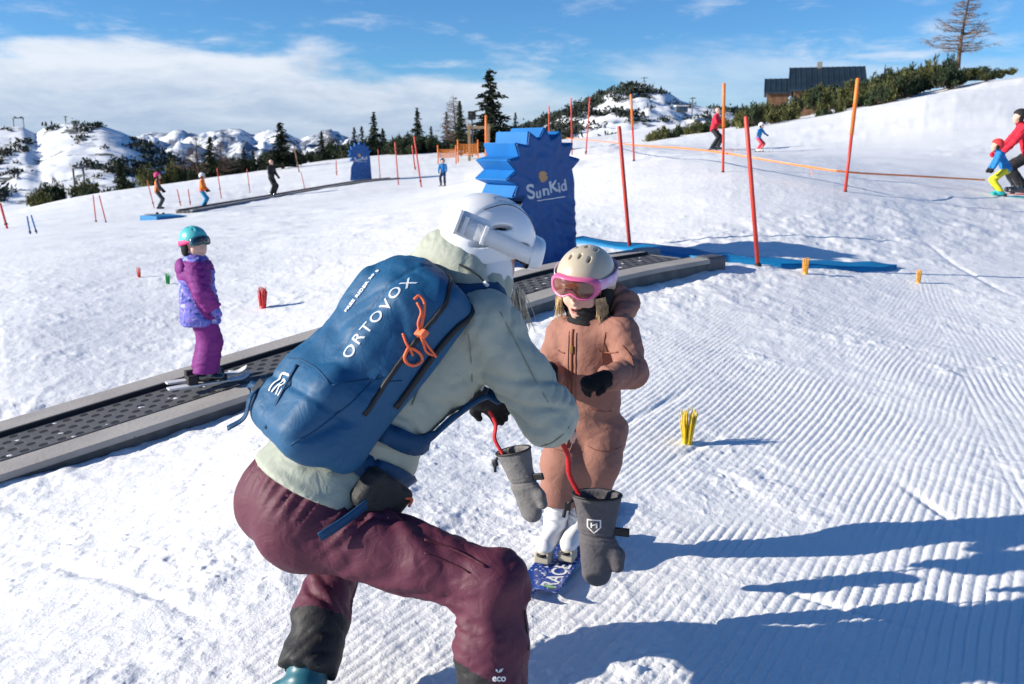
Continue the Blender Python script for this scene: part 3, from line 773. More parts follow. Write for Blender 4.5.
pole(294,146,297,161,'thin brown wooden pole right of the man in black', (M_bamboo,), y=62, r=.04)
pole(301,172,305,190,'thin short red pole just right of the man in black', y=45, r=.018)
pole(93,195,96,221,'left one of a pair of thin red poles at the piste edge', y=29, r=.018)
pole(99,195,106,222,'right, more tilted one of a pair of thin red poles', y=28.5, r=.018)
pole(147,180,153,203,'thin red pole behind the child with the pink helmet', y=36, r=.02)
pole(177,189,180,202,'left one of two short red poles between the orange vests', y=37, r=.022)
pole(188,189,190,202,'right one of two short red poles between the orange vests', y=37, r=.022)
pole(217,168,220,189,'thin red pole behind the person with white helmet', y=42, r=.022)
pole(247,169,249,185,'thin red pole between the white helmet and the man in black', y=46, r=.022)
pole(0,203,6,224,'pink red pole at the left picture border', y=29, r=.035)
pole(27,216,30,232,'left one of two short blue poles at the left border', (M_bluep,), y=24, r=.02)
pole(31,215,36,231,'right one of two short blue poles at the left border', (M_bluep,), y=24, r=.02)
# orange tape
tp = [WY(566,138,40), WY(600,141,33), WY(634,145,21), WY(680,148,18.5), WY(724,153,16.1), WY(790,164,15), WY(847,172,14.1), WY(915,176,15.2), WY(985,180,16.6)]
tape = MB(); pts = spline(tp, 6); tape.tube(pts, .004, 4, flat=((0,0,1), 3.6))
q = WY(811,168,14.7); tape.tube([q, q+V3(.02,0,-.12)], .02, 4, flat=((1,0,0), .3))
tag(tape.build('barrier_tape', M_orng), 'long orange tape strung between the poles across the slope', 'tape')
# orange safety net
def net(u0, u1, vb, h, y, label):
    a, b = WY(u0, vb, y), WY(u1, vb, y); root = empty('safety_net', a, label=label, cat='net', group='orange safety nets')
    m = MB(); d = b-a; L = np.linalg.norm(d); n = max(4, int(L/.13))
    for i in range(n+1): p = a+d*i/n; m.tube([p+V3(0,0,.05), p+V3(0,.02,h)], .014, 4)
    for i in range(8): z = .05+(h-.05)*i/7; m.tube([a+V3(0,0,z), a+d*.5+V3(0,0,z-.03), b+V3(0,0,z)], .016, 4)
    m.build('mesh', M_net, root)
    for p in (a, b): MB().tube([p-V3(0,0,.3), p+V3(0,0,h+.2)], .035, 6).build('post', M_orng, root, smooth=True)
net(438, 456, 158, .42, 45, 'left orange net fence in front of the spruces')
net(458, 478, 156, .55, 43, 'right orange net fence beside the thick orange post')
def signal_post():
    y = 48; b = WY(479, 157, y); root = empty('signal_post', b, label='wooden frame with a dark signal box beside the tallest spruce', cat='signal')
    M_wood = mat('raw_timber', (.34,.22,.12), .8, var=.2)
    for du in (-.5, .5): MB().box(b+V3(du, 0, .75), .07, .07, .95).build('timber_post', M_wood, root, bevel=.01)
    MB().box(b+V3(0, 0, 1.5), .62, .05, .07).build('crossbar', M_wood, root, bevel=.01)
    MB().tube([b+V3(-.35,0,0), b+V3(-.35,0,2.0)], .04, 8).build('mast', M_greyd, root, smooth=True)
    h = MB().box(b+V3(-.35,-.05,2.1), .2, .13, .22).build('signal_box', M_black, root, bevel=.03)
    MB().tube([b+V3(-.35,-.2,2.18), b+V3(-.35,-.26,2.18)], .07, 10).build('visor', M_black, h, smooth=True)
signal_post()
# ---- blue mats
def mat_strip(pts, w, label, name='floor_mat'):
    m = MB(); vs = []; P = spline(pts, 8); n = len(P)
    for i, p in enumerate(P):
        t = P[min(i+1, n-1)]-P[max(i-1, 0)]; t = nrm([t[0], t[1], 0]); s = np.array([-t[1], t[0], 0])
        wv = w*(1 if i < n-3 else (n-1-i)/3*.8+.2)
        for k in (-1, -.5, 0, .5, 1):
            q = p+s*k*wv*.5; z = float(ground0(q[0:1], q[1:2])[0])+.042+.006*math.sin(i*.9+k*2); vs.append((q[0], q[1], z))
        for k in (1, -1): q = p+s*k*wv*.5; vs.append((q[0], q[1], gz(q[0], q[1])-.06))
    fs = []
    for i in range(n-1):
        for k in range(7):
            a = i*7+k; b = i*7+(k+1) % 7; fs.append((a, a+7, b+7, b))
    m.add(vs, fs); m.f.append(tuple(range(6, -1, -1))); m.mi.append(0)
    m.f.append(tuple((n-1)*7+k for k in range(7))); m.mi.append(0)
    return tag(m.build(name, M_mat, None, smooth=True), label, 'mat')
mat_strip([on_ground(575,242), on_ground(640,250), on_ground(700,258), on_ground(745,263)], .28, 'bright blue mat strip running from the near blue cover')
mat_strip([on_ground(722,262), on_ground(790,266.5), on_ground(850,268.5), on_ground(895,269)], .22, 'darker end of the blue matting lying flat in the snow, with pointed tip')
def blue_ramp():
    a = on_ground(140, 220); y = a[1]; c = [WY(140,221,y), WY(157,222,y-.4), WY(187,216,y+.5), WY(170,214.5,y+1.0)]
    m = MB(); top = [p+V3(0,0,h) for p, h in zip(c, (.17,.17,.02,.02))]; m.add(c+top, [(3,2,1,0),(4,5,6,7),(0,1,5,4),(1,2,6,5),(2,3,7,6),(3,0,4,7)])
    tag(m.build('exit_ramp', M_mat, None, bevel=.02), 'small blue wedge ramp at the end of the far carpet, under a child', 'ramp')
blue_ramp()
# ---- moving carpets
def belt_mat(ang, sx, sy):
    m = bpy.data.materials.new('conveyor_belt'); m.use_nodes = True; nt = m.node_tree; p = nt.nodes['Principled BSDF']; p.inputs['Roughness'].default_value = .7
    N, L = nt.nodes.new, nt.links.new
    tc = N('ShaderNodeTexCoord'); mp = N('ShaderNodeMapping'); mp.vector_type = 'POINT'; mp.inputs['Rotation'].default_value = (0, 0, -ang); L(tc.outputs['Object'], mp.inputs['Vector'])
    sp = N('ShaderNodeSeparateXYZ'); L(mp.outputs[0], sp.inputs[0])
    def M(op, a, b=None):
        n = N('ShaderNodeMath'); n.operation = op
        for i, q in enumerate((a, b)):
            if q is None: continue
            if isinstance(q, (int, float)): n.inputs[i].default_value = q
            else: L(q, n.inputs[i])
        return n.outputs[0]
    yy = M('DIVIDE', sp.outputs[1], sy); row = M('FLOOR', yy); xx = M('ADD', M('DIVIDE', sp.outputs[0], sx), M('MULTIPLY', row, .5))
    fx = M('SUBTRACT', M('FRACT', xx), .5); fy = M('SUBTRACT', M('FRACT', yy), .5)
    d = M('SQRT', M('ADD', M('POWER', M('MULTIPLY', M('ABSOLUTE', fx), 1.15), 2), M('POWER', M('ABSOLUTE', fy), 2)))
    mr = N('ShaderNodeMapRange'); L(d, mr.inputs['Value']); mr.inputs['From Min'].default_value = .27; mr.inputs['From Max'].default_value = .33
    ns = N('ShaderNodeTexNoise'); ns.inputs['Scale'].default_value = 5; ns.inputs['Detail'].default_value = 6; L(tc.outputs['Object'], ns.inputs['Vector'])
    g = N('ShaderNodeMix'); g.data_type = 'RGBA'; g.inputs[6].default_value = (.055,.057,.062,1); g.inputs[7].default_value = (.12,.12,.125,1); L(ns.outputs['Fac'], g.inputs[0])
    mx = N('ShaderNodeMix'); mx.data_type = 'RGBA'; mx.inputs[6].default_value = (.010,.010,.011,1); L(mr.outputs['Result'], mx.inputs[0]); L(g.outputs[2], mx.inputs[7])
    L(mx.outputs[2], p.inputs['Base Color'])
    bp = N('ShaderNodeBump'); bp.inputs['Strength'].default_value = .8; bp.inputs['Distance'].default_value = .01; L(mr.outputs['Result'], bp.inputs['Height']); L(bp.outputs['Normal'], p.inputs['Normal'])
    return m
def carpet_lift(pts, label, wb=.27, wr=.115, h=.10):
    """belt between two plank rails along the 3D points of the belt's middle line"""
    mid = spline(pts, 6); d2 = nrm((mid[-1]-mid[0])[:2]); n2 = np.array([-d2[1], d2[0]]); ang = math.atan2(d2[1], d2[0]); s3 = np.array([n2[0], n2[1], 0])
    root = empty('carpet_lift', mid[0]-V3(0, 0, h), label=label, cat='moving carpet'); g = .03
    mid = [m_-V3(0, 0, h-.035) for m_ in mid]
    def strip(prof, name, mt, bev=.0):
        m = MB(); k = len(prof); vs = [p+s3*o+V3(0,0,zz) for p in mid for o, zz in prof]; fs = []
        for i in range(len(mid)-1):
            for j in range(k): fs.append((i*k+j, i*k+(j+1)%k, (i+1)*k+(j+1)%k, (i+1)*k+j))
        fs += [tuple(range(k-1,-1,-1)), tuple((len(mid)-1)*k+j for j in range(k))]
        m.add(vs, fs); return m.build(name, mt, root, bevel=bev)
    strip([(-wb,-.25),(wb,-.25),(wb,h-.018),(-wb,h-.018)], 'belt', belt_mat(ang, .105, .088))
    for sgn in (1, -1):
        a, b = sgn*(wb+g), sgn*(wb+g+wr*2)
        rail = strip([(a, h-.03),(b, h-.03),(b, h+.012),(a, h+.012)] if sgn < 0 else [(b, h-.03),(a, h-.03),(a, h+.012),(b, h+.012)][::1], 'plank_rail', M_grey, .006)
        lo, hi = (wb+.002)*sgn, (wb+g*.98)*sgn
        strip([(lo,-.25),(hi,-.25),(hi,h+.012),(lo,h+.012)], 'dark_gap_strip', M_black, .004)  # black strip standing in for the dark gap between belt and rail
        c0, c1 = sgn*(wb+g+.015), sgn*(wb+g+wr*2-.03)
        strip([(c0,-.3),(c1,-.3),(c1,h-.033),(c0,h-.033)], 'side_skirt', M_greyd)
    return root, mid, s3, np.array([d2[0], d2[1], 0])
pA, pB = W(56, 436, 5.67), W(520, 291, 7.82)
CARPET, CMID, CS, CD = carpet_lift([pA-(pB-pA)*.6, pA, pA*.5+pB*.5, pB, W(600, 271, 8.4), W(668, 259, 8.85)], 'moving carpet with perforated dark belt between grey plank rails, near children')
def carpet_wear():
    # joints of the planks and snow left lying on belt and planks
    jm = MB(); R5 = random.Random(12); wb, wr, g_ = .27, .115, .03; n = len(CMID)
    for i in range(2, n-1, 5):
        for sgn in (1, -1): jm.box(CMID[i]+CS*sgn*(wb+g_+wr)+V3(0,0,.078), .004, wr+.002, .0025, X=CD, Y=CS)
    jm.build('plank_joint', M_black, CARPET)
    sm = MB()
    for i in range(130):
        q = R5.random()*(n-1.01); k = int(q); p = CMID[k]+(CMID[k+1]-CMID[k])*(q-k); on = R5.random() < .45; o = R5.uniform(-.22, .22) if on else R5.choice((-1,1))*(wb+g_+wr+R5.choice((-.09,.09,.0))+R5.gauss(0,.02)); z = .084 if on else .079
        r = R5.uniform(.006, .022); c = p+CS*o+V3(0,0,z); m_ = 9; vs = [c+V3(0,0,r*.18)]
        for ring, hh in ((.6,.13),(1.0,-.02)):
            vs += [c+CD*r*ring*math.cos(6.283*a/m_)*R5.uniform(.7,1.6)+CS*r*ring*math.sin(6.283*a/m_)*R5.uniform(.6,1.1)+V3(0,0,r*hh) for a in range(m_)]
        sm.add(vs, [(0,1+a,1+(a+1)%m_) for a in range(m_)]+[(1+a,1+m_+a,1+m_+(a+1)%m_,1+(a+1)%m_) for a in range(m_)])
    tag(sm.build('snow_crumbs', M_snow, CARPET, smooth=True), kind='stuff')
carpet_wear()
# end plates and hoods of the near carpet
e = CMID[-1]
for sgn in (-1, 1):
    MB().box(e+CS*sgn*.42+CD*.12+V3(0,0,.05), .14, .10, .08, X=CD, Y=CS).build('end_hood', M_greyd if sgn < 0 else M_grey, CARPET, bevel=.04)
m = MB(); m.add([e+CS*s*.27+CD*x+V3(0,0,zz) for x, zz in ((0,.09),(.45,.02),(.45,-.06),(0,-.06)) for s in (-1, 1)], [(0,1,3,2),(2,3,5,4),(4,5,7,6),(6,7,1,0),(0,2,4,6),(1,7,5,3)]); m.build('end_plate', M_greyd, CARPET, bevel=.008)
up = V3(0, 0, .05)
carpet_lift([on_ground(184, 213)+up, on_ground(225, 205.5)+up, on_ground(272, 197.5)+up, on_ground(356, 183.5)+up, on_ground(394, 179.5)+up], 'long narrow moving carpet further up the beginner slope, seen as a dark line', wb=.20, wr=.06, h=.05)
# ---- sun shaped covers over the carpets' drives
def sun_cover(label):
    root = empty('drive_cover', label=label, cat='cover', group='blue sun shaped covers')
    c = (0, 1.22); ns = 9; R1, R2 = .55, .41; hw = .43
    poly = [(hw+.07, 0.0), (hw+.02, 1.05)]
    for k in range(ns*2+1):
        an = math.radians(4)+math.radians(222)*k/(ns*2); r = R1 if k % 2 else R2
        poly.append((c[0]+r*math.cos(an)*1.0, c[1]+r*math.sin(an)*1.02))
    poly += [(-hw, .62), (-hw-.06, 0.0)]
    dep = .62
    # panels: front and back skins with the star outline, joined by the zigzag wall
    mb = MB(); mb.prism(poly, (0, 0, 0), (1,0,0), (0,0,1), (0,-1,0), .012); fr = mb.build('front_panel', M_tarp, root)
    mb = MB(); mb.prism([(hw*.6, .55)]+poly[2:-2]+[(-hw*.6, .55)], (0, dep, 0), (1,0,0), (0,0,1), (0,-1,0), .012); mb.build('back_panel', M_tarp, root)
    mb = MB(); n = len(poly)
    for i in range(2, n-3):
        (x0, z0), (x1, z1) = poly[i], poly[i+1]
        mb.add([(x0, .013, z0), (x1, .013, z1), (x1, dep-.001, z1), (x0, dep-.001, z0)], [(0,1,2,3)])
    zz = mb.build('ray_wall', M_tarpl, root); so_ = zz.modifiers.new('s', 'SOLIDIFY'); so_.thickness = .01; so_.offset = -1
    MB().box((hw-.03, dep*.5, .31), .012, dep*.46, .31).build('side_panel', M_tarp, root)
    MB().box((0, dep*.45, .40), hw*.62, dep*.3, .42).build('drive_housing', M_black, root, bevel=.02)
    # cloth ripples on the front
    me = fr.data; bm = bmesh.new(); bm.from_mesh(me); bmesh.ops.triangulate(bm, faces=bm.faces)
    for _ in range(5):
        es = [q for q in bm.edges if q.calc_length() > .045]
        bmesh.ops.subdivide_edges(bm, edges=es, cuts=1); bmesh.ops.triangulate(bm, faces=[f for f in bm.faces if len(f.verts) > 3])
    co_ = np.array([v.co[:] for v in bm.verts])
    dz = .020*perlin(co_[:,0]*4, co_[:,2]*1.5, 1.0)+.022*(np.minimum(np.abs(perlin(co_[:,0]*6+co_[:,2]*4, co_[:,2]*3-co_[:,0]*3, 3.0))*3, 1)-.5)+.008*perlin(co_[:,0]*14, co_[:,2]*9, 5.0); edge = sstep(1.3, .5, co_[:,2])*.6+.4
    for v, q in zip(bm.verts, dz*edge): v.co.y += float(q)-.01
    bm.to_mesh(me); bm.free(); me.polygons.foreach_set('use_smooth', np.ones(len(me.polygons), bool)); me.update()
    # printed word and sun
    for ch, s, x, dz_ in [('S',.26,-.235,.02),('u',.185,-.12,-.015),('n',.185,-.015,.0),('K',.21,.10,.025),('i',.185,.185,.0),('d',.2,.255,.01)]:
        lettering(ch, s, (x+.02, -.05, .98+dz_+x*.16), nrm((1,0,.16+.1*math.sin(x*30))), nrm((-.16,0,1)), [fr], M_print2, root, bold=.006, off=.003, far=.5)
    lettering('', .02, (.03, -.05, .865), nrm((1,0,.10)), nrm((-.1,0,1)), [fr], M_white, root, off=.004, far=.5, shapes=[[(-.15,-.006),(.27,-.006),(.27,.006),(-.15,.006)]])
    star = [((.075 if k % 2 == 0 else .046)*math.cos(PI*k/12), (.075 if k % 2 == 0 else .046)*math.sin(PI*k/12)) for k in range(24)]
    lettering('', .08, (-.04, -.05, 1.16), (1,0,0), (0,0,1), [fr], M_sunp, root, name='sun_emblem', off=.004, far=.5, shapes=[star])
    return root
SUNC = sun_cover('large blue sun shaped cover with printed word over the near carpet')
cbase = on_ground(548, 266); wdir = nrm((.80, .60, 0))
SUNC.location = (cbase[0]-.04, cbase[1], cbase[2]); SUNC.rotation_euler = (0, 0, math.atan2(wdir[1], wdir[0])); SUNC.scale = (.86, .86, .76)
fb = on_ground(361, 182)
dup(SUNC, (fb[0], fb[1], fb[2]+.05), math.radians(12), (1.15,1.3,1.12), 'small distant blue sun shaped cover at the far carpet, below the ridge')
# ---- brush markers
def brush(u, v, hpx, label, m, y=None, spread=.5, solid=False, n=46):
    b = on_ground(u, v) if y is None else WY(u, v, y)
    b[2] = gz(b[0], b[1]); h = hpx*b[1]/900*1.02; R = random.Random(int(u*7)); root = empty('brush_marker', b, label=label, cat='marker', group='plastic brush markers')
    mb = MB()
    for i in range(n):
        an = R.uniform(0, 6.28); s = math.sqrt(R.random()); q = b+V3(math.cos(an)*s*h*.12, math.sin(an)*s*h*.12, -.02)
        L = h*R.uniform(.8, 1.05); t = b+V3(math.cos(an)*s*h*spread*.62+R.gauss(0,.02)*h, math.sin(an)*s*h*spread*.62+R.gauss(0,.02)*h, L)
        k = (q+t)/2+V3(0,0,h*.04); mb.tube([q, k, t], [h*.026, h*.022, h*.012], 5)
    mb.build('bristles', m, root, smooth=True)
    MB().tube([b-V3(0,0,.05), b+V3(0,0,h*.16)], [h*.16, h*.14], 12).build('base', m, root, smooth=True)
M_yel = mat('yellow_plastic', (.80,.56,.02), .4, var=.1, vscale=30, trans=.15)
M_yo = mat('amber_plastic', (.82,.40,.06), .45, var=.1, vscale=30)
M_rb = mat('red_bristle', (.70,.05,.05), .4); M_gb = mat('green_bristle', (.03,.42,.09), .4)
brush(687, 446, 35, 'yellow plastic brush marker in the groomed snow right of the girl', M_yel)
brush(805, 275, 16, 'short amber marker just in front of the blue matting', M_yo, spread=.35)
brush(918, 285, 13, 'short amber marker alone right of the blue matting tip', M_yo, spread=.3)
brush(263, 310, 21, 'red brush marker between the purple child and the backpack', M_rb, spread=.35)
brush(139, 277, 10, 'small red brush marker left of the purple child', M_rb, spread=.4, n=24)
brush(168, 284, 11, 'small green brush marker just left of the purple child', M_gb, spread=.4, n=24)
# ---- lodge on the right
def lodge():
    y = 112; b = WY(812, 96, y); b[2] -= .5; root = empty('lodge', b, rz=math.radians(-15), label='dark metal roofed mountain lodge half hidden behind the dwarf pines', cat='house')
    M_roof = mat('dark_roof_metal', (.022,.038,.052), .42, .15, 2, var=.2, vscale=.6, metal=.2); M_wall = mat('brown_boards', (.13,.065,.035), .8, .4, 5, var=.3, vscale=2); M_stone = mat('chimney_render', (.25,.24,.23), .9)
    P = lambda u, v, yy=y: WY(u, v, yy)
    def gable(x0, x1, yf, dep, ze, zr, name_w, over=.5):
        MB().prism([(0,-4),(dep,-4),(dep,ze),(dep*.5,zr-.25),(0,ze)], (x1,yf,0), (0,1,0), (0,0,1), (1,0,0), x1-x0).build('wall', M_wall, root)
        m = MB(); t = .18
        for s in (0, 1):
            a = V3(x0-over, yf-over, ze-.15) if s == 0 else V3(x0-over, yf+dep+over, ze-.15); r = V3(x0-over, yf+dep*.5, zr); n = V3(0,0,t); L = V3(x1-x0+2*over,0,0)
            m.add([a, a+L, r+L, r, a+n, a+L+n, r+L+n, r+n], [(3,2,1,0),(4,5,6,7),(0,1,5,4),(1,2,6,5),(2,3,7,6),(3,0,4,7)])
            if s == 0:
                k = int((x1-x0+2*over)/.62)
                for i in range(k+1): q = a+L*i/k+n*1.1; w = r+L*i/k+n*1.1; m.tube([q, w], .045, 4)
        return m.build('roof', M_roof, root)
    x0, x1 = P(794,90)[0], P(858,90)[0]; ze = P(0,91)[2]; zr = P(0,67)[2]
    rf = gable(x0, x1, y-2, 9, ze, zr, 'wall')
    c = V3(P(825,0)[0], y+2.6, zr+.05); MB().box(c, .3, .3, .75).build('chimney', M_stone, rf, bevel=.03)
    gable(P(769,90)[0], x0-.55, y-1.2, 7, P(0,92.5)[2], P(0,78)[2], 'wall', .35)
    for i in range(5):
        MB().box(V3(P(800+i*11, 0)[0], y-2.03, ze-1.3), .45, .04, .5).build('window', M_greyd, root, bevel=.02)
lodge()
# ---- lift structures far off
M_steel = mat('lift_steel', (.12,.13,.14), .5, metal=.4)
def pylon(u, vb, vt, y, arm, label, style):
    b = WY(u, vb, y); t = WY(u, vt, y); root = empty('lift_pylon', b, label=label, cat='pylon'); h = t[2]-b[2]; r = max(.18, h*.02)
    if style == 'goal':
        for s in (-1, 1): MB().tube([b+V3(s*arm,0,-3), b+V3(s*arm*.9,0,h)], r, 8).build('leg', M_steel, root, smooth=True)
        MB().tube([b+V3(-arm*1.1,0,h), b+V3(arm*1.1,0,h)], r, 8).build('crossbeam', M_steel, root, smooth=True)
        for s in (-1, 1): MB().tube([b+V3(s*arm*.6,-.6,h+.3), b+V3(s*arm*.6,.6,h+.3)], r*1.3, 8).build('sheave', M_steel, root, smooth=True)
    else:
        MB().tube([b-V3(0,0,3), b+V3(0,0,h)], [r*1.3, r], 8).build('mast', M_steel, root, smooth=True)
        MB().tube([b+V3(-arm,0,h*.9), b+V3(arm,0,h*.93)], r*.8, 8).build('crossbeam', M_steel, root, smooth=True)
        MB().tube([b+V3(-arm*.6,0,h*.6), b+V3(arm*.6,0,h*.6)], r*.6, 8).build('crossbeam', M_steel, root, smooth=True)
pylon(19, 128, 118, 330, 1.9, 'goal shaped lift pylon on the crest at the far left', 'goal')
pylon(80, 190, 168, 150, .9, 'goal shaped lift pylon low on the left hill beside the dark conifer', 'goal')
pylon(46, 195, 182, 140, .5, 'thin leaning lift post at the foot of the left hill', 'T')
pylon(66, 126, 116, 332, .8, 'thin antenna mast on top of the left hill', 'T')
pylon(644, 88, 77, 420, 1.6, 'lift mast with cross arm on the top of the central peak', 'T')
pylon(622, 92, 82, 415, .9, 'small mast left of the peak top', 'T')
pylon(692, 112, 97, 330, 1.2, 'lattice mast beside the lift hut on the right shoulder', 'T')
def hut(u, vb, w, h, y, label, name):
    b = WY(u, vb, y); s = y/900; root = empty(name, b, label=label, cat='hut')
    M_h = mat('hut_wall', (.10,.11,.13), .7); M_g = mat('hut_glass', (.08,.14,.2), .2)
    MB().box(b+V3(0,0,h*s*.4), w*s*.5, 2, h*s*.45).build('wall', M_h, root); MB().box(b+V3(0,-.2,h*s*.93), w*s*.56, 2.4, h*s*.09).build('roof', M_white, root)
    for k in (-.3, .05, .35): MB().box(b+V3(k*w*s,-2.03,h*s*.45), w*s*.11, .05, h*s*.2).build('window', M_g, root)
hut(681, 112, 11, 6, 325, 'low lift hut on the right shoulder of the central peak', 'lift_hut')
hut(643, 89, 4, 5, 418, 'tiny cabin on the very top of the central peak', 'summit_cabin')
# ================================================================== PEOPLE
def fabric(name, col, rough=.72, wrinkle=.35, ws=14.0, weave=.12, var=.07, stretch=(1,1,1), sheen=0.0, spec=.3, nodes=None):
    """woven cloth: soft creases of two sizes over a fine weave"""
    m = bpy.data.materials.new(name); m.use_nodes = True; nt = m.node_tree; p = nt.nodes['Principled BSDF']
    if isinstance(col, str): col = hexc(col)
    p.inputs['Roughness'].default_value = rough; p.inputs['Specular IOR Level'].default_value = spec
    if sheen: p.inputs['Sheen Weight'].default_value = sheen
    N, L = nt.nodes.new, nt.links.new
    tc = N('ShaderNodeTexCoord'); mp = N('ShaderNodeMapping'); mp.inputs['Scale'].default_value = stretch; L(tc.outputs['Object'], mp.inputs['Vector'])
    def noise(sc, det, src, dist=0.0):
        n = N('ShaderNodeTexNoise'); n.inputs['Scale'].default_value = sc; n.inputs['Detail'].default_value = det; n.inputs['Distortion'].default_value = dist; L(src, n.inputs['Vector']); return n.outputs['Fac']
    a = noise(ws*2.2, 4, mp.outputs[0], 1.2); c = noise(420, 1, tc.outputs['Object']); v = noise(5, 4, tc.outputs['Object'])
    b1 = N('ShaderNodeBump'); b1.inputs['Strength'].default_value = wrinkle*.55; b1.inputs['Distance'].default_value = .02; L(a, b1.inputs['Height'])
    b2 = N('ShaderNodeBump'); b2.inputs['Strength'].default_value = weave; b2.inputs['Distance'].default_value = .002; L(c, b2.inputs['Height']); L(b1.outputs[0], b2.inputs['Normal']); L(b2.outputs[0], p.inputs['Normal'])
    mx = N('ShaderNodeMix'); mx.data_type = 'RGBA'; mx.inputs[6].default_value = (*[x*(1-var) for x in col], 1); mx.inputs[7].default_value = (*[min(1, x*(1+var)) for x in col], 1)
    L(v, mx.inputs[0]); L(mx.outputs[2], p.inputs['Base Color']); m['mixout'] = mx.name
    return m
M_skin = mat('skin', (.68,.42,.33), .5, .06, 90, var=.06, vscale=14, spec=.35, sss=.12)
M_goggle = mat('goggle_lens', (.10,.025,.012), .08, spec=.8, coat=.6)
M_lensblk = mat('dark_lens', (.012,.016,.022), .08, spec=.8, coat=.6)
M_boot = mat('ski_boot_shell', (.72,.72,.71), .4, .06, 40, var=.05)
M_blackfab = fabric('black_fabric', (.014,.014,.016), .85, .4, 30)
M_snowcrust = mat('snow_crust', (.84,.86,.9), .7, .8, 60)
def ik(a, c, l1, l2, pole_):
    a, c = np.asarray(a, float), np.asarray(c, float); d = c-a; L = min(np.linalg.norm(d), (l1+l2)*.999); u = nrm(d)
    x = (l1*l1-l2*l2+L*L)/(2*L); h = math.sqrt(max(0, l1*l1-x*x)); q = np.asarray(pole_, float); q = nrm(q-u*(q@u)); return a+u*x+q*h
def hand_fn(P, wri, d, nrm_, s, curl=.9, glove=1.0, thumb=1):
    """palm, four unequal bent fingers and an opposed thumb; nrm_ = the side the palm faces"""
    d = nrm(d); n = nrm(np.asarray(nrm_, float)-d*np.dot(nrm_, d)); sd = np.cross(d, n)*thumb
    kn = wri+d*.085*s; D = rc(P, wri, kn, .030*s*glove, .038*s*glove, n, .55)
    for i, (o, L) in enumerate(((.031,.068),(.011,.076),(-.010,.071),(-.030,.055))):
        b = kn+sd*o*s-d*.008*s; pts = [b]; ang = curl*.45
        for seg in (.46, .30, .24):
            dd = d*math.cos(ang)+n*math.sin(ang); pts.append(pts[-1]+dd*L*seg*s); ang += curl*.62
        r = .0098*s*glove; D = smin(D, chain(P, pts, [r*1.05, r, r*.95, r*.85], .004*s), .006*s)
    tb = wri+d*.022*s+sd*.026*s; t1 = tb+(sd*.75+d*.6+n*.25)*.040*s; t2 = t1+(d*.85+n*.5+sd*.1)*.032*s
    return smin(D, chain(P, [wri+d*.02*s+sd*.012*s, tb, t1, t2], [.02*s*glove, .015*s*glove, .0125*s*glove, .0095*s*glove], .006*s), .012*s)
def head_fn(P, c, HF, HU, s, smile=0.0):
    """head with eye sockets, nose, lips, chin and ears; c = centre between the ears, s = 1 for an adult"""
    HF = nrm(HF); HU = nrm(HU-HF*np.dot(HU, HF)); HR = np.cross(HF, HU); ax = (HR, HF, HU)
    g = lambda r, f, u: c+(HR*r+HF*f+HU*u)*s
    D = ell(P, g(0, -.012, .03), (.076*s, .095*s, .088*s), ax)
    D = smin(D, ell(P, g(0, .028, -.045), (.060*s, .062*s, .072*s), ax), .045*s)
    D = smin(D, ell(P, g(0, .062, -.098), (.026*s, .022*s, .020*s), ax), .035*s)           # chin
    for q in (-1, 1):
        D = smin(D, ell(P, g(q*.042, .058, -.035), (.026*s, .022*s, .026*s), ax), .02*s)     # cheek
        D = smax(D, -ell(P, g(q*.031, .095, .008), (.019*s, .017*s, .012*s), ax), .014*s)    # socket
        D = smin(D, ell(P, g(q*.031, .072, .006), (.0125*s, .0125*s, .0125*s), ax), .002*s)  # eyeball
        D = smin(D, ell(P, g(q*.079, -.008, -.012), (.009*s, .021*s, .032*s), ax), .006*s)   # ear
    D = smin(D, rc(P, g(0, .088, .004), g(0, .103, -.030), .007*s, .0125*s), .012*s)          # nose
    for q in (-1, 1): D = smin(D, ell(P, g(q*.011, .093, -.034), (.009*s, .010*s, .007*s), ax), .006*s)
    D = smin(D, rc(P, g(-.020, .082, -.060+.006*smile), g(0, .092, -.058), .0055*s, .0065*s), .007*s)
    D = smin(D, rc(P, g(.020, .082, -.060+.006*smile), g(0, .092, -.058), .0055*s, .0065*s), .007*s)
    D = smin(D, rc(P, g(-.016, .081, -.074), g(.016, .081, -.074), .0065*s, .0065*s), .008*s)
    if smile: D = smax(D, -ell(P, g(0, .096, -.067), (.019*s, .020*s, .0055*s), ax), .004*s)
    return D
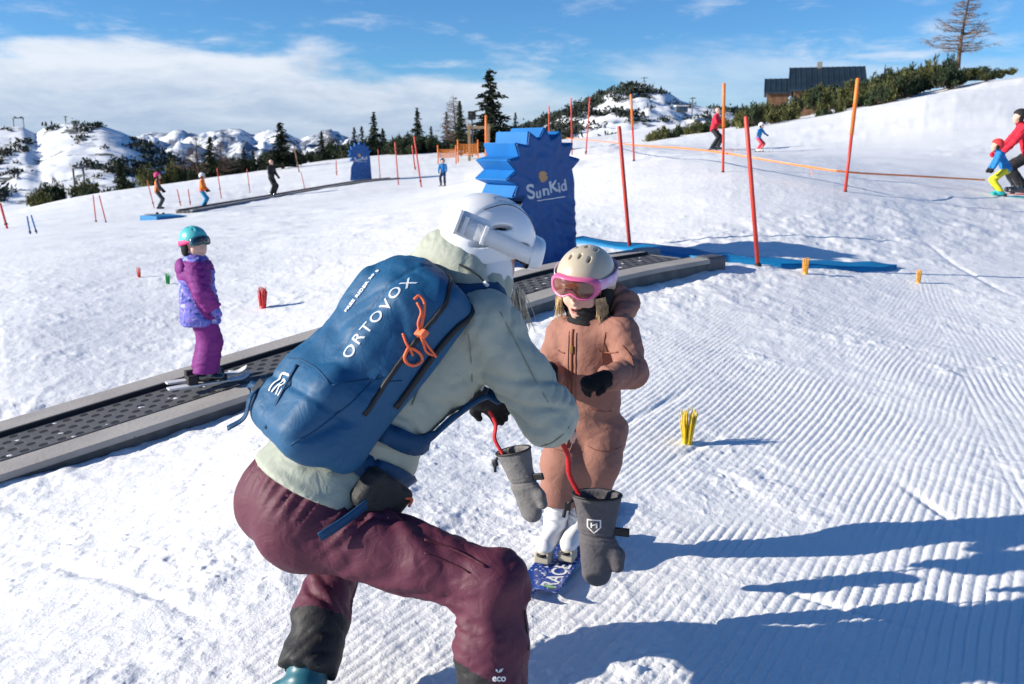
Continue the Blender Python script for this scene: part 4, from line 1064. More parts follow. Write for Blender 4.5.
def helmet_obj(root, c, HF, HU, s, m, h, name='helmet', goggle=None, strapm=None, lensm=None, foamm=None, vents=3, glift=0.0):
    HF = nrm(HF); HU = nrm(HU-HF*np.dot(HU, HF)); HR = np.cross(HF, HU); ax = (HR, HF, HU); c = np.asarray(c, float)
    g = lambda r, f, u: c+(HR*r+HF*f+HU*u)*s
    def fn(P):
        o = smin(ell(P, g(0, -.018, .040), (.104*s, .126*s, .108*s), ax), ell(P, g(0, -.04, -.015), (.098*s, .102*s, .085*s), ax), .03*s)
        i = ell(P, g(0, -.012, .02), (.088*s, .108*s, .105*s), ax)
        D = smax(o, -i, .006*s)
        D = smax(D, -plane(P, g(0, .06, .028), nrm(HU*.75-HF*.55)) if False else -(plane(P, g(0, .05, .035), nrm(HU-HF*.55))), .012*s)
        for q in range(-(vents//2), vents//2+1):
            for f, u in ((.035, .135), (-.03, .145)): D = smax(D, -ell(P, g(q*.035, f, u), (.0042*s, .014*s, .05*s), ax), .002*s)
        return D
    e = .19*s
    hm = sdf_obj(name, fn, c-e, c+e+V3(0,0,.02*s), h, m, root, 2)
    sdf_obj('dark_vent_liner', lambda P: smax(smax(ell(P, g(0, -.012, .02), (.0875*s, .1075*s, .1045*s), ax), -ell(P, g(0, -.012, .02), (.080*s, .100*s, .097*s), ax), .003), -plane(P, g(0, .05, .038), nrm(HU-HF*.55)), .004*s), c-e, c+e, h*1.3, M_blackfab, hm, 1)  # black inner shell added so the vents look dark
    def pad(P):
        D = None
        for q in (-1, 1):
            k = smin(ell(P, g(q*.084, -.015, -.035), (.020*s, .042*s, .060*s), ax), rc(P, g(q*.08, .0, -.07), g(q*.055, .02, -.115), .010*s, .007*s), .02*s); D = k if D is None else np.minimum(D, k)
        return np.minimum(D, chain(P, [g(-.055, .02, -.115), g(-.03, .03, -.132), g(0, .034, -.136), g(.03, .03, -.132), g(.055, .02, -.115)], [.008*s]*5, .01*s))
    sdf_obj('ear_pad', pad, c-e, c+e, h, foamm or M_blackfab, hm, 2)
    if goggle is not None: goggles_obj(hm, c, HF, HU, s, goggle, strapm or goggle, lensm or M_lensblk, h, lift=glift)
    return hm
def goggles_obj(par, c, HF, HU, s, fm, sm, lm, h, lift=0.0, out=0.0):
    HF = nrm(HF); HU = nrm(HU-HF*np.dot(HU, HF)); HR = np.cross(HF, HU); c = np.asarray(c, float)
    if lift: HF2 = nrm(HF*math.cos(lift)+HU*math.sin(lift)); HU = nrm(HU*math.cos(lift)-HF*math.sin(lift)); HF = HF2
    n = 36; mf = MB(); lens = []
    def rim(a, k, o):
        # goggle outline in (side, up); wide with a notch over the nose
        x = .086*k*math.copysign(abs(math.cos(a))**.62, math.cos(a)); y = .038*k*math.copysign(abs(math.sin(a))**.7, math.sin(a))
        if math.sin(a) < 0: y += .020*math.exp(-(x/.022)**2)
        f = .125+out-.5*(x*x)/.105*1.1+o
        return c+(HR*x+HU*(y+.012)+HF*f)*s
    ring = lambda k, o: [rim(2*PI*i/n, k, o) for i in range(n)]
    L = [ring(1.0, -.035), ring(1.04, -.012), ring(1.02, .004), ring(.90, .006), ring(.84, .0), ring(.84, -.02)]
    vs = sum(L, []); fs = [(a*n+i, a*n+(i+1)%n, (a+1)*n+(i+1)%n, (a+1)*n+i) for a in range(len(L)-1) for i in range(n)]
    mf.add(vs, fs); fr = mf.build('goggle_frame', fm, par, smooth=True)
    ml = MB(); R4 = [ring(.86, .001), ring(.6, .007), ring(.3, .010)]; vs = sum(R4, [])+[c+(HU*.016+HF*(.125+out+.011))*s]; fs = [(a*n+i, a*n+(i+1)%n, (a+1)*n+(i+1)%n, (a+1)*n+i) for a in range(2) for i in range(n)]+[(2*n+i, 2*n+(i+1)%n, 3*n) for i in range(n)]
    ml.add(vs, fs); ml.build('lens', lm, par, smooth=True)
    # strap round the helmet
    ms = MB(); vs = []; k = 40
    for i in range(k+1):
        a = math.radians(32)+math.radians(296)*i/k; x = .1085*math.sin(a); f = .131*math.cos(a)-.020; w = .019
        if i in (0, k): x *= .90; f = .098
        for u in (-w, w): vs.append(c+(HR*x+HF*f+HU*(.016+.012*(1-math.cos(a))*.5+u))*s)
    ms.add(vs, [(2*i, 2*i+2, 2*i+3, 2*i+1) for i in range(k)]); st = ms.build('goggle_strap', sm, par, smooth=True)
    q = st.modifiers.new('s', 'SOLIDIFY'); q.thickness = .0025*s; q.offset = 1
    return fr
def boots(root, J, F_, s, m, h, name='ski_boot', shaft=.2, F2=None):
    for q in 'LR':
        a = np.asarray(J['ank'+q], float); f = nrm(F2[q] if F2 else F_); g = gz(a[0], a[1]) if 'floor' not in J else J['floor']
        sole = np.array([a[0], a[1], J['sole'+q] if 'sole'+q in J else g])
        kn = nrm(np.asarray(J['kne'+q], float)-a)
        def fn(P):
            D = rc(P, sole+f*-.055*s+V3(0,0,.055*s), sole+f*.15*s+V3(0,0,.040*s), .052*s, .040*s)
            D = smin(D, rc(P, a+V3(0,0,-.02*s), a+kn*shaft*s, .055*s, .064*s), .03*s)
            D = smax(D, -plane(P, sole+V3(0,0,.004), (0,0,1)), .006*s)
            t = (P[0]-a[0])*kn[0]+(P[1]-a[1])*kn[1]+(P[2]-a[2])*kn[2]
            return D-.003*s*np.cos(t/(.045*s)*2*PI)
        sdf_obj(name, fn, np.minimum(sole, a)-.16*s-.04, np.maximum(sole, a)+.22*s+.04, h, m, root, 2)
def ski(a, d, L, w, m, label, name='ski', tip=.09, group=None, bind=None, up=V3(0,0,1), t=.012, front=.55):
    """one ski; a = point under the boot, d = heading, tip curls up; bindings are its parts"""
    d = nrm(d); s = nrm(np.cross(d, up)); root = empty(name, a, label=label, cat='ski', group=group); m1 = MB(); vs = []; n = 26
    for i in range(n+1):
        q = i/n; x = -L*(1-front)+L*q; k = w*.5*(1-.10*math.sin(PI*q)); z = .004
        e = max(0, (x-(L*front-tip))/tip); k *= math.sqrt(max(.02, 1-(e*.98)**3)); z += .05*tip/.09*e*e*.8
        e2 = max(0, (.02-q)/.02); k *= 1-.25*e2
        for u, zz in ((-k, 0), (k, 0), (k, t), (-k, t)): vs.append(np.asarray(a)+d*x+s*u+up*(z+zz))
    fs = [(i*4+j, i*4+(j+1)%4, i*4+4+(j+1)%4, i*4+4+j) for i in range(n) for j in range(4)]+[(3,2,1,0), tuple(n*4+j for j in range(4))]
    m1.add(vs, fs); b = m1.build('board', m, root, bevel=.0015)
    if bind is not None:
        MB().box(np.asarray(a)+d*.15*bind[1]+up*.035, .035*bind[1], .036*bind[1], .022, X=d, Y=s, Z=up).build('toe_binding', bind[0], root, bevel=.006)
        MB().box(np.asarray(a)-d*.12*bind[1]+up*.045, .045*bind[1], .034*bind[1], .03, X=d, Y=s, Z=up).build('heel_binding', bind[0], root, bevel=.006)
    return root, b
# ---- a skier seen further away, built with the same parts
def pose(base, az, H, crouch=.06, lean=.12, st=.12, arms=None, headk=1.0, turn=0.0, tilt=0.0, splitf=0.0):
    k = H/1.75; F_ = V3(math.sin(az), math.cos(az), 0); R_ = V3(math.cos(az), -math.sin(az), 0); U_ = V3(0,0,1)
    J = {}; B = np.asarray(base, float); L = lambda r, f, u: B+(R_*r+F_*f+U_*u)*k
    hz = .90-crouch; J['pel'] = L(0, -.03-crouch*.5, hz); T = nrm(U_*math.cos(lean)+F_*math.sin(lean))
    J['bel'] = J['pel']+T*.17*k; J['che'] = J['pel']+T*.34*k; J['nek'] = J['pel']+T*.50*k
    for q, sg in (('L',-1),('R',1)):
        J['hip'+q] = J['pel']+R_*sg*.085*k-U_*.04*k; J['ank'+q] = L(sg*st, splitf*sg*-1, .11); J['kne'+q] = ik(J['hip'+q], J['ank'+q], .42*k, .41*k, F_+R_*sg*.15)
        J['sho'+q] = J['nek']+R_*sg*.185*k-T*.06*k
        e, w = (arms or {}).get(q, ((.06, .05, -.27), (.04, .20, -.42)))
        J['elb'+q] = J['sho'+q]+(R_*sg*e[0]+F_*e[1]+U_*e[2])*k; J['wri'+q] = J['sho'+q]+(R_*sg*w[0]+F_*w[1]+U_*w[2])*k
    ha = az+turn; J['HF'] = nrm(V3(math.sin(ha), math.cos(ha), -tilt)); J['HU'] = V3(0,0,1)
    hs = k*headk; J['hed'] = J['nek']+T*.06*k+U_*.10*hs+F_*.02*k; J['hs'] = hs; J['F'] = F_; J['R'] = R_; J['T'] = T; J['k'] = k
    return J
def skier(base, az, H, label, cols, name='person', h=.014, group=None, skis=True, glove=None, vest=None, goggle=None, gstrap=None, glift=0.0, skim=None, skilabel=None, detail=False, bulk=1.0, hemd=.12, **kw):
    J = pose(base, az, H, **kw); k = J['k']; g = 1.0; root = empty(name, base, label=label, cat='person', group=group)
    Fv, Rv, T = J['F'], J['R'], J['T']; lo = np.min([J[q] for q in J if q[:3] in ('pel','nek','hed','ank','kne','elb','wri','sho','hip')], axis=0)-.24*k; hi = np.max([J[q] for q in J if q[:3] in ('pel','nek','hed','ank','kne','elb','wri','sho','hip')], axis=0)+.26*k
    hk = .95*k
    def body(P):
        D = chain(P, [J['pel'], J['che'], J['nek']], [.10*k, .11*k, .06*k], .03*k)
        D = smin(D, rc(P, J['nek']-T*.02*k, J['hed'], .05*k, .05*J['hs']), .02*k); D = smin(D, head_fn(P, J['hed'], J['HF'], J['HU'], J['hs']), .02*k)
        for q in 'LR':
            D = smin(D, chain(P, [J['nek']-T*.07*k, J['sho'+q], J['elb'+q], J['wri'+q]], [.05*k, .045*k, .036*k, .027*k], .02*k), .02*k)
            D = smin(D, hand_fn(P, J['wri'+q], J['wri'+q]-J['elb'+q], -Rv*(1 if q == 'R' else -1), hk, .9, 1.0, 1 if q == 'L' else -1), .01*k)
            D = smin(D, chain(P, [J['hip'+q], J['kne'+q], J['ank'+q]], [.075*k, .05*k, .035*k], .03*k), .03*k)
        return D
    sdf_obj('body', body, lo, hi, min(h, .012), M_skin, root, 1)
    def jac(P):
        D = rc(P, J['pel']-T*max(.03, hemd-.09)*k, J['bel'], .165*k*bulk, .142*k*bulk, Fv, .84); D = smin(D, rc(P, J['bel'], J['che'], .142*k*bulk, .165*k*bulk, Fv, .76), .05*k)
        D = smin(D, rc(P, J['nek']-T*.02*k, J['nek']+T*.045*k, .078*k, .070*k), .05*k)
        D = smax(D, -plane(P, J['pel']-T*hemd*k, T), .015*k)
        for q in 'LR': D = smin(D, smax(chain(P, [J['nek']-T*.09*k, J['sho'+q], J['elb'+q], J['wri'+q]], [.09*k*bulk, .074*k*bulk, .066*k*bulk, .054*k*bulk], .02*k), plane(P, J['wri'+q], nrm(J['wri'+q]-J['elb'+q])), .01*k), .035*k)
        return D
    def dj(V, N):
        return folds(V, J['pel'], J['nek'], .09*k, .010*k, 2.0)*.8+folds(V, J['elbR'], J['wriR'], .06*k, .006*k, 5.0)*.5
    sp = None
    if vest is not None:
        cpl, cn = J['che'], T
        def isv(C):
            ok = np.ones(len(C), bool)
            for q in 'LR':
                dq = np.linalg.norm(C-J['sho'+q], axis=1); a = J['sho'+q]; b = J['elb'+q]; t = np.clip(((C-a)@(b-a))/((b-a)@(b-a)), 0, 1.3); dd = np.linalg.norm(C-(a+t[:, None]*(b-a)), axis=1); out_ = (C-J['che'])@Rv*(1 if q == 'R' else -1); ok &= ~((out_ > .15*k))
                a, b = J['elb'+q], J['wri'+q]; t = np.clip(((C-a)@(b-a))/((b-a)@(b-a)), 0, 1); ok &= np.linalg.norm(C-(a+t[:, None]*(b-a)), axis=1) > .085*k
            return ok & ((C-J['nek'])@T < .01*k)
        sp = [('vest', vest, isv)]
    sdf_obj('jacket', jac, lo, hi, h, cols[0], root, 2, dj, sp)
    def tro(P):
        D = rc(P, J['pel'], J['pel']-T*.04*k, .132*k*bulk, .135*k*bulk, Fv, .86)
        for q in 'LR':
            D = smin(D, smax(chain(P, [J['hip'+q], J['kne'+q], J['ank'+q]+V3(0,0,.03*k)], [.088*k*bulk, .080*k*bulk, .084*k*bulk], .02*k), -plane(P, J['ank'+q]+V3(0,0,.04*k), (0,0,1)), .01*k), .03*k)
        return D
    sdf_obj('trousers', tro, lo, hi, h, cols[1], root, 2, lambda V, N: sum(folds(V, J['hip'+q], J['ank'+q], .11*k, .008*k, 3.0+ord(q))*(np.linalg.norm(V-J['kne'+q], axis=1) < .5*k) for q in 'LR')*.6)
    if glove is not None:
        for q in 'LR':
            w = J['wri'+q]; d = nrm(w-J['elb'+q]); sdf_obj('glove', lambda P: smin(hand_fn(P, w, d, -Rv*(1 if q == 'R' else -1), hk, .95, 1.45, 1 if q == 'L' else -1), rc(P, w-d*.05*k, w+d*.02*k, .048*k, .042*k), .02*k), w-.22*k, w+.22*k, min(h*.6, .010), glove, root, 1)
    J2 = dict(J); 
    for q in 'LR': J2['sole'+q] = J['ank'+q][2]-.11*k+.02
    boots(root, J2, Fv, k*1.15, cols[3], min(h, .012))
    if cols[2] is not None: helmet_obj(root, J['hed'], J['HF'], J['HU'], J['hs'], cols[2], min(h, .011)*.8, goggle=goggle, strapm=gstrap or goggle, glift=glift)
    if skis:
        for i, q in enumerate('LR'):
            a = J['ank'+q].copy(); a[2] -= .11*k+.012; ski(a, Fv, H*.85, .075*max(k, .75), skim or M_lensblk, (skilabel or label.split(',')[0])+(', under the left foot' if q == 'L' else ', under the right foot'), bind=(M_black, k), tip=.12*k)
    return root, J
MC = {n: fabric(n, c, ws=10) for n, c in dict(magenta_cloth=(.25,.030,.16), orange_vest=(.85,.20,.03), grey_cloth=(.05,.055,.065), pink_shell=(.72,.05,.20), light_blue_cloth=(.03,.30,.55), dark_cloth=(.018,.019,.022),
      blue_cloth=(.02,.20,.50), navy_cloth=(.02,.03,.07), red_cloth=(.62,.02,.045), coral_cloth=(.70,.07,.10), yellow_cloth=(.62,.58,.03), red_shell=(.68,.05,.05), white_shell=(.75,.75,.75), teal_shell=(.02,.38,.40)).items()}
def far_ski(u, v, y=None): p = WY(u, v, y) if y else on_ground(u, v); p[2] = float(ground0(p[0:1], p[1:2])[0])+.03 if not y else p[2]; return p
R_ = math.radians
skier(on_ground(160, 214), R_(75), 1.30, 'child in orange vest and pink helmet standing on the blue ramp', (MC['grey_cloth'], MC['grey_cloth'], MC['pink_shell'], M_lensblk), vest=MC['orange_vest'], headk=1.25, glove=M_blackfab, h=.02, skilabel='dark ski on the blue ramp', crouch=.03)[0].location.z += .15
skier(on_ground(204, 208.5), R_(85), 1.32, 'child in orange jacket, light blue trousers and white helmet on the far carpet', (MC['orange_vest'], MC['light_blue_cloth'], MC['white_shell'], M_lensblk), headk=1.25, glove=M_blackfab, h=.02, skilabel='dark ski of the child in light blue trousers', crouch=.03)
skier(on_ground(273, 197), R_(110), 1.80, 'man in black jacket and black trousers standing by the far carpet', (MC['dark_cloth'], MC['dark_cloth'], None, M_lensblk), headk=1.0, glove=M_blackfab, h=.022, skilabel='dark ski of the man in black', crouch=.01, lean=.03)
skier(on_ground(443, 186), R_(185), 1.25, 'child in blue jacket and dark helmet on the slope left of the near blue cover', (MC['blue_cloth'], MC['navy_cloth'], MC['dark_cloth'], M_lensblk), headk=1.25, glove=M_blackfab, h=.02, skilabel='dark ski of the child in the blue jacket', crouch=.05)
skier(on_ground(715, 150.5), R_(118), 1.82, 'instructor in red jacket with wide stance, skiing behind the orange poles', (MC['red_cloth'], MC['dark_cloth'], None, M_lensblk), headk=1.0, glove=M_blackfab, h=.02, st=.34, crouch=.10, lean=.18, skim=MC['orange_vest'], skilabel='orange ski of the instructor with wide stance', arms={'L':((.14,.10,-.22),(-.06,.24,-.22)),'R':((.14,.10,-.22),(-.06,.24,-.22))})
skier(on_ground(759, 152), R_(135), 1.12, 'small child in blue jacket and coral trousers skiing with arms spread', (MC['blue_cloth'], MC['coral_cloth'], MC['white_shell'], M_boot), headk=1.3, glove=M_blackfab, h=.018, st=.17, crouch=.10, lean=.25, skilabel='ski of the coral trousered child', arms={'L':((.18,.05,-.18),(.32,.12,-.26)),'R':((.18,.05,-.18),(.32,.12,-.26))})
ak, aj = skier(on_ground(1019, 194), R_(-75), 1.80, 'adult in red jacket and black trousers at the right edge, guiding a child', (MC['red_cloth'], MC['dark_cloth'], MC['dark_cloth'], M_lensblk), headk=1.0, glove=MC['red_cloth'], h=.013, st=.16, crouch=.16, lean=.42, skim=MC['red_cloth'], skilabel='red ski of the adult at the right edge', arms={'L':((.06,.16,-.22),(-.02,.30,-.40)),'R':((.06,.16,-.24),(.0,.34,-.40))})
skier(on_ground(999, 197.5), R_(-70), 1.12, 'child in blue jacket, yellow trousers and red helmet leaning forward, held by an adult', (MC['blue_cloth'], MC['yellow_cloth'], MC['red_shell'], MC['teal_shell']), headk=1.3, glove=M_blackfab, h=.010, st=.17, crouch=.12, lean=.50, skim=MC['teal_shell'], skilabel='teal ski of the child in yellow trousers', arms={'L':((.10,.06,-.20),(.12,.16,-.40)),'R':((.10,.06,-.20),(.12,.16,-.40))})
def far_person():
    p = WY(643, 120, 150); skier(p, R_(170), 1.8, 'tiny skier in dark clothes far up the piste below the peak', (MC['dark_cloth'], MC['dark_cloth'], None, M_lensblk), h=.04, st=.3, crouch=.1)
far_person()
# ---- the child in purple on the near carpet
def purple_pattern():
    m = fabric('blue_violet_print', (.2,.2,.5), .75, .4, 12); nt = m.node_tree; p = nt.nodes['Principled BSDF']; N, L = nt.nodes.new, nt.links.new
    tc = N('ShaderNodeTexCoord'); n1 = N('ShaderNodeTexNoise'); n1.inputs['Scale'].default_value = 17; n1.inputs['Detail'].default_value = 3; n1.inputs['Distortion'].default_value = 1.4; L(tc.outputs['Object'], n1.inputs['Vector'])
    r = N('ShaderNodeValToRGB'); e = r.color_ramp.elements; e[0].position = .34; e[0].color = (.035,.035,.20,1); e[1].position = .68; e[1].color = (.42,.44,.66,1)
    for ps, c in ((.44,(.10,.13,.50,1)),(.50,(.16,.17,.55,1)),(.56,(.20,.10,.45,1)),(.61,(.24,.30,.62,1))): k = e.new(ps); k.color = c
    L(n1.outputs['Fac'], r.inputs[0]); L(r.outputs[0], p.inputs['Base Color']); return m
M_purple = fabric('purple_cloth', (.19,.024,.19), .72, .45, 12); M_print = purple_pattern(); M_teal = mat('teal_helmet_shell', (.10,.50,.50), .35, coat=.2, var=.04); M_gteal = mat('dark_teal_frame', (.02,.12,.16), .3, coat=.3); M_pink = mat('pink_strap', (.85,.06,.22), .6)
def purple_child():
    f = W(205, 382, 6.12); f[2] -= .0; H = .985; az = R_(66)
    root, J = skier(f, az, H, 'child in purple snowsuit with blue print jacket and teal helmet riding the moving carpet', (M_purple, M_purple, M_teal, M_lensblk), h=.0085, headk=1.46, skis=False, glove=M_print, crouch=-.055, lean=-.03, st=.15, bulk=1.72, hemd=.24, goggle=M_gteal, gstrap=M_pink, turn=R_(62), glift=R_(20), tilt=.12,
        arms={'L':((.12,.05,-.25),(.10,.16,-.44)),'R':((.14,.03,-.25),(.11,.15,-.46))})
    for o in root.children:
        if o.name.startswith('jacket'):
            # printed panels: everything of the trunk below the chest yoke, and the cuffs
            me = o.data; me.materials.append(M_print); off = np.array(root.location); n = len(me.polygons); C = np.zeros(n*3); me.polygons.foreach_get('center', C); C = C.reshape(-1, 3)+off; k = J['k']
            arm = np.zeros(n, bool)
            for q in 'LR':
                for a, b in ((J['sho'+q], J['elb'+q]), (J['elb'+q], J['wri'+q])):
                    t = np.clip(((C-a)@(b-a))/((b-a)@(b-a)), 0, 1); arm |= np.linalg.norm(C-(a+t[:, None]*(b-a)), axis=1) < .095*k*1.6
            trunk = (~arm) & ((C-J['che'])@J['T'] < .02*k+.05*k*np.sin(((C-J['che'])@J['F'])*20)); collar = (C-J['nek'])@J['T'] > .035*k
            me.polygons.foreach_set('material_index', (trunk | collar).astype(np.int32)); me.update()
    # hood lying on the back
    k = J['k']; hc = J['nek']-J['F']*.145*k-J['T']*.06*k
    sdf_obj('hood', lambda P: smax(ell(P, hc, (.19*k,.085*k,.115*k), (J['R'], J['F'], J['T'])), -ell(P, hc+J['F']*.06*k+J['T']*.07*k, (.13*k,.055*k,.09*k), (J['R'], J['F'], J['T'])), .02*k), hc-.26*k, hc+.26*k, .008, M_purple, root, 2)
    for i, q in enumerate('LR'):
        a = J['ank'+q].copy(); a[2] = f[2]+.002
        ski(a, CD, .56, .075, M_boot, 'white ski of the purple child, '+('the farther one' if q == 'L' else 'the nearer one'), bind=(M_black, .75), tip=.08)
    return root, J
PCH = purple_child()
# ================================================================== THE BENDING ADULT, BACKPACK, MITTENS
M_jacket = fabric('sage_shell', (.365,.392,.325), .62, .45, 9, weave=.06, var=.05, spec=.35)
M_pants = fabric('burgundy_shell', (.100,.021,.043), .62, .42, 9, weave=.06, var=.08, spec=.35)
M_gaiter = fabric('dark_reinforcement', (.022,.022,.024), .6, .3, 16)
M_abooot = mat('petrol_boot_shell', (.02,.12,.16), .4, .05, 30, var=.08)
M_pack = fabric('petrol_blue_pack_cloth', (.005,.078,.185),   .58, .32, 9, weave=.12, var=.10, spec=.45)
M_packd = fabric('dark_blue_pack_cloth', (.004,.050,.13), .6, .4, 9)
M_zip = mat('black_zip', (.012,.012,.014), .5)
M_ocord = mat('orange_cord', (.85,.16,.06), .55)
M_wsh = mat('white_helmet_shell', (.78,.79,.80), .28, coat=.35, var=.02)
M_wstrap = mat('white_webbing', (.70,.71,.72), .55, .2, 120)
M_print_w = mat('silver_print', (.62,.66,.72), .5)
M_jseam = mat('sage_seam_tape', (.22,.235,.19), .7)
M_hairl = mat('pale_blond_hair', (.62,.52,.38), .5, var=.25, vscale=60)
def adult():
    pel = W(325, 487, 2.42); nek = W(474, 292, 2.52)
    U = nrm(nek-pel); R = nrm(np.array([.66, -.75, 0.])-U*np.dot([.66, -.75, 0.], U)); F = np.cross(U, R)
    J = dict(pel=pel, nek=nek, U=U, R=R, F=F, bel=pel+(nek-pel)*.34, che=pel+(nek-pel)*.72)
    J['shoR'] = W(487, 322, 2.40); J['shoL'] = nek-U*.05-R*.185
    J['elbR'] = W(548, 416, 2.44); J['wriR'] = W(556, 424, 2.70)
    J['wriL'] = W(478, 396, 2.93); J['elbL'] = ik(J['shoL'], J['wriL'], .31, .27, -R*.8-V3(0,0,.6))
    J['hipR'] = pel+R*.085-U*.03; J['hipL'] = pel-R*.095-U*.03
    J['kneR'] = W(491, 586, 2.22); J['ankR'] = W(493, 722, 2.20)
    J['ankL'] = W(303, 685, 2.40); J['kneL'] = W(340, 545, 2.66)
    J['hed'] = W(487, 252, 2.56); J['HF'] = nrm((.70, .62, -.30)); J['HU'] = nrm((.30, -.02, .95))
    base = np.array([(J['ankR'][0]+J['ankL'][0])/2, (J['ankR'][1]+J['ankL'][1])/2, 0]); base[2] = gz(base[0], base[1])
    root = empty('person', base, label='adult in sage jacket, burgundy trousers and white helmet bending over with a blue backpack', cat='person')
    fR = nrm((.93, .36, 0)); fL = nrm((.95, -.28, 0))
    pts = np.array([v for k, v in J.items() if k not in ('U','R','F','HF','HU')]); lo = pts.min(0)-.24; hi = pts.max(0)+.24
    palm = {'R': nrm((-.3, .2, -1)), 'L': nrm((.3, -.6, -.7))}
    hd = {'R': nrm(J['wriR']-J['elbR']), 'L': nrm((.5, .5, -.45))}
    def body(P):
        D = chain(P, [pel+U*.03, J['bel'], J['che'], nek], [.085, .10, .12, .062], .03)
        D = smin(D, rc(P, nek-U*.02, J['hed']-J['HU']*.03, .056, .056), .03); D = smin(D, head_fn(P, J['hed'], J['HF'], J['HU'], 1.0), .02)
        for q, th in (('L',1),('R',-1)):
            D = smin(D, chain(P, [nek-U*.06, J['sho'+q], J['elb'+q], J['wri'+q]], [.055,.05,.040,.028], .02), .02)
            D = smin(D, hand_fn(P, J['wri'+q], hd[q], palm[q], 1.0, .85, 1.0, th), .015)
            D = smin(D, chain(P, [J['hip'+q], J['kne'+q], J['kne'+q]*.45+J['ank'+q]*.55], [.062,.048,.034], .03), .04)
        return D
    sdf_obj('body', body, lo-.1, hi+.1, .0085, M_skin, root, 1)
    # jacket
    def jac(P):
        D = rc(P, pel-U*.05-F*.02, J['bel']+F*.0, .198, .152, F, .90); D = smin(D, rc(P, J['bel'], J['che'], .150, .165, F, .80), .05)
        D = smin(D, ell(P, J['che']+F*.05-U*.02, (.155,.12,.17), (R, F, U)), .05)
        D = smin(D, ell(P, pel+U*.10+F*.09, (.13,.10,.13), (R, F, U)), .06)
        D = smax(D, -plane(P, pel-U*.015-F*.06, nrm(U-F*.27)), .012)
        for q in 'LR':
            a = chain(P, [nek-U*.10, J['sho'+q]-U*.01, J['elb'+q], J['wri'+q]], [.085,.088,.074,.055], .03)
            D = smin(D, smax(a, plane(P, J['wri'+q], nrm(J['wri'+q]-J['elb'+q])), .008), .045)
        D = smin(D, rc(P, nek-U*.03, nek+U*.03, .095, .088), .05)
        return D
    def dj(V, N):
        near = lambda a, b, w: sstep(w, w*.5, np.linalg.norm(V-(np.asarray(a)+np.clip((V-a)@(np.asarray(b)-a)/np.dot(np.asarray(b)-a, np.asarray(b)-a), 0, 1)[:, None]*(np.asarray(b)-a)), axis=1))
        aR = near(J['shoR'], J['elbR'], .14); fRr = near(J['elbR'], J['wriR'], .12)
        d = folds(V, pel, nek, .10, .0065, 1.3, .7)*(1-aR)+folds(V, J['shoR'], J['elbR'], .10, .0075, 4.1, .7)*aR+folds(V, J['elbR'], J['wriR'], .05, .004, 6.1)*fRr*.6
        d += .004*fbm(V[:,0]*8, V[:,1]*8, V[:,2]*8, 3)
        # waist cinch under the hip belt
        t = (V-pel)@U; d -= .020*np.exp(-((t-.115)/.035)**2)*(1-aR)
        return d*sstep(-.05, .06, t)
    jk = sdf_obj('jacket', jac, lo, hi, .0085, M_jacket, root, 2, dj); J['jbv'] = obj_bvh(jk)
    w_ = J['wriL']; sdf_obj('glove', lambda P: smin(hand_fn(P, w_, hd['L'], palm['L'], 1.0, .85, 1.25, 1), rc(P, w_-hd['L']*.05, w_+hd['L']*.02, .042, .038), .02), w_-.24, w_+.24, .006, M_blackfab, root, 1)
    def jseam(pix, nm='seam', r=.0018):
        P_ = []
        for u, v in pix:
            o_ = np.array([0,0,CAMZ]); h_ = J['jbv'].ray_cast(Vector(o_), Vector(nrm(W(u, v, 1.0)-o_)), 6)
            if h_[0] is not None: P_.append(np.array(h_[0])+np.array(h_[1])*.001)
        if len(P_) > 2: MB().tube(spline(P_, 5), r, 5).build(nm, M_jseam, root, smooth=True)
    jseam([(462,300),(466,318),(469,338),(471,360),(472,382)]); jseam([(500,312),(512,335),(524,358),(536,382),(548,402)]); jseam([(541,446),(551,443),(561,436),(569,427)]); jseam([(430,362),(420,385),(412,405)], 'pocket_zip', .0026)
    # hood bunched behind the helmet
    hx = nrm(J['HU']*.25-J['HF']*.8+R*.0); hc = W(452, 262, 2.50)
    def hood(P):
        D = ell(P, hc, (.120,.070,.085), (nrm(np.cross(hx, J['HU'])), hx, nrm(np.cross(np.cross(hx, J['HU']), hx))))
        D = smin(D, rc(P, W(447,250,2.50), W(492,318,2.44), .052, .048), .05); D = smin(D, rc(P, W(440,254,2.52), W(420,262,2.60), .045, .04), .04)
        return smax(D, -ell(P, J['hed']-J['HU']*.02, (.125,.13,.125)), .02)
    sdf_obj('hood', hood, hc-.25, hc+.25, .006, M_jacket, root, 2, lambda V, N: folds(V, hc, hc+nrm((.6,-.2,-.7)), .07, .0028, 8.0, .6))
    MB().tube(spline([W(438,252,2.44), W(455,262,2.41), W(476,274,2.385), W(486,284,2.38)], 6), .003, 6).build('hood_drawcord', M_zip, root, smooth=True)
    MB().tube([W(484,282,2.375), W(488,286,2.372)], [.006,.005], 8).build('cord_stopper', M_wstrap, root, smooth=True)
    # trousers with dark cuffs
    tR = nrm(J['kneR']-J['hipR'])
    def tro(P):
        D = ell(P, pel-U*.05-F*.04, (.160,.140,.150), (R, F, U))
        D = smin(D, ell(P, pel-U*.10-F*.035+R*.07, (.105,.120,.125), (R, F, U)), .05); D = smin(D, ell(P, pel-U*.10-F*.05-R*.07, (.105,.120,.125), (R, F, U)), .04)
        D = smax(D, plane(P, pel+U*.09, U), .01)
        for q in 'LR':
            h0 = J['hip'+q]-U*.05; kn = J['kne'+q]; an = J['ank'+q]; d = nrm(kn-an)
            D = smin(D, rc(P, h0, kn, .108, .080), .05)
            s = chain(P, [kn, an+d*.19, an+d*.02], [.080,.086,.096] if q == 'R' else [.072,.074,.080], .03)
            s = smax(s, -plane(P, an+d*.035, d), .006); D = smin(D, s, .03)
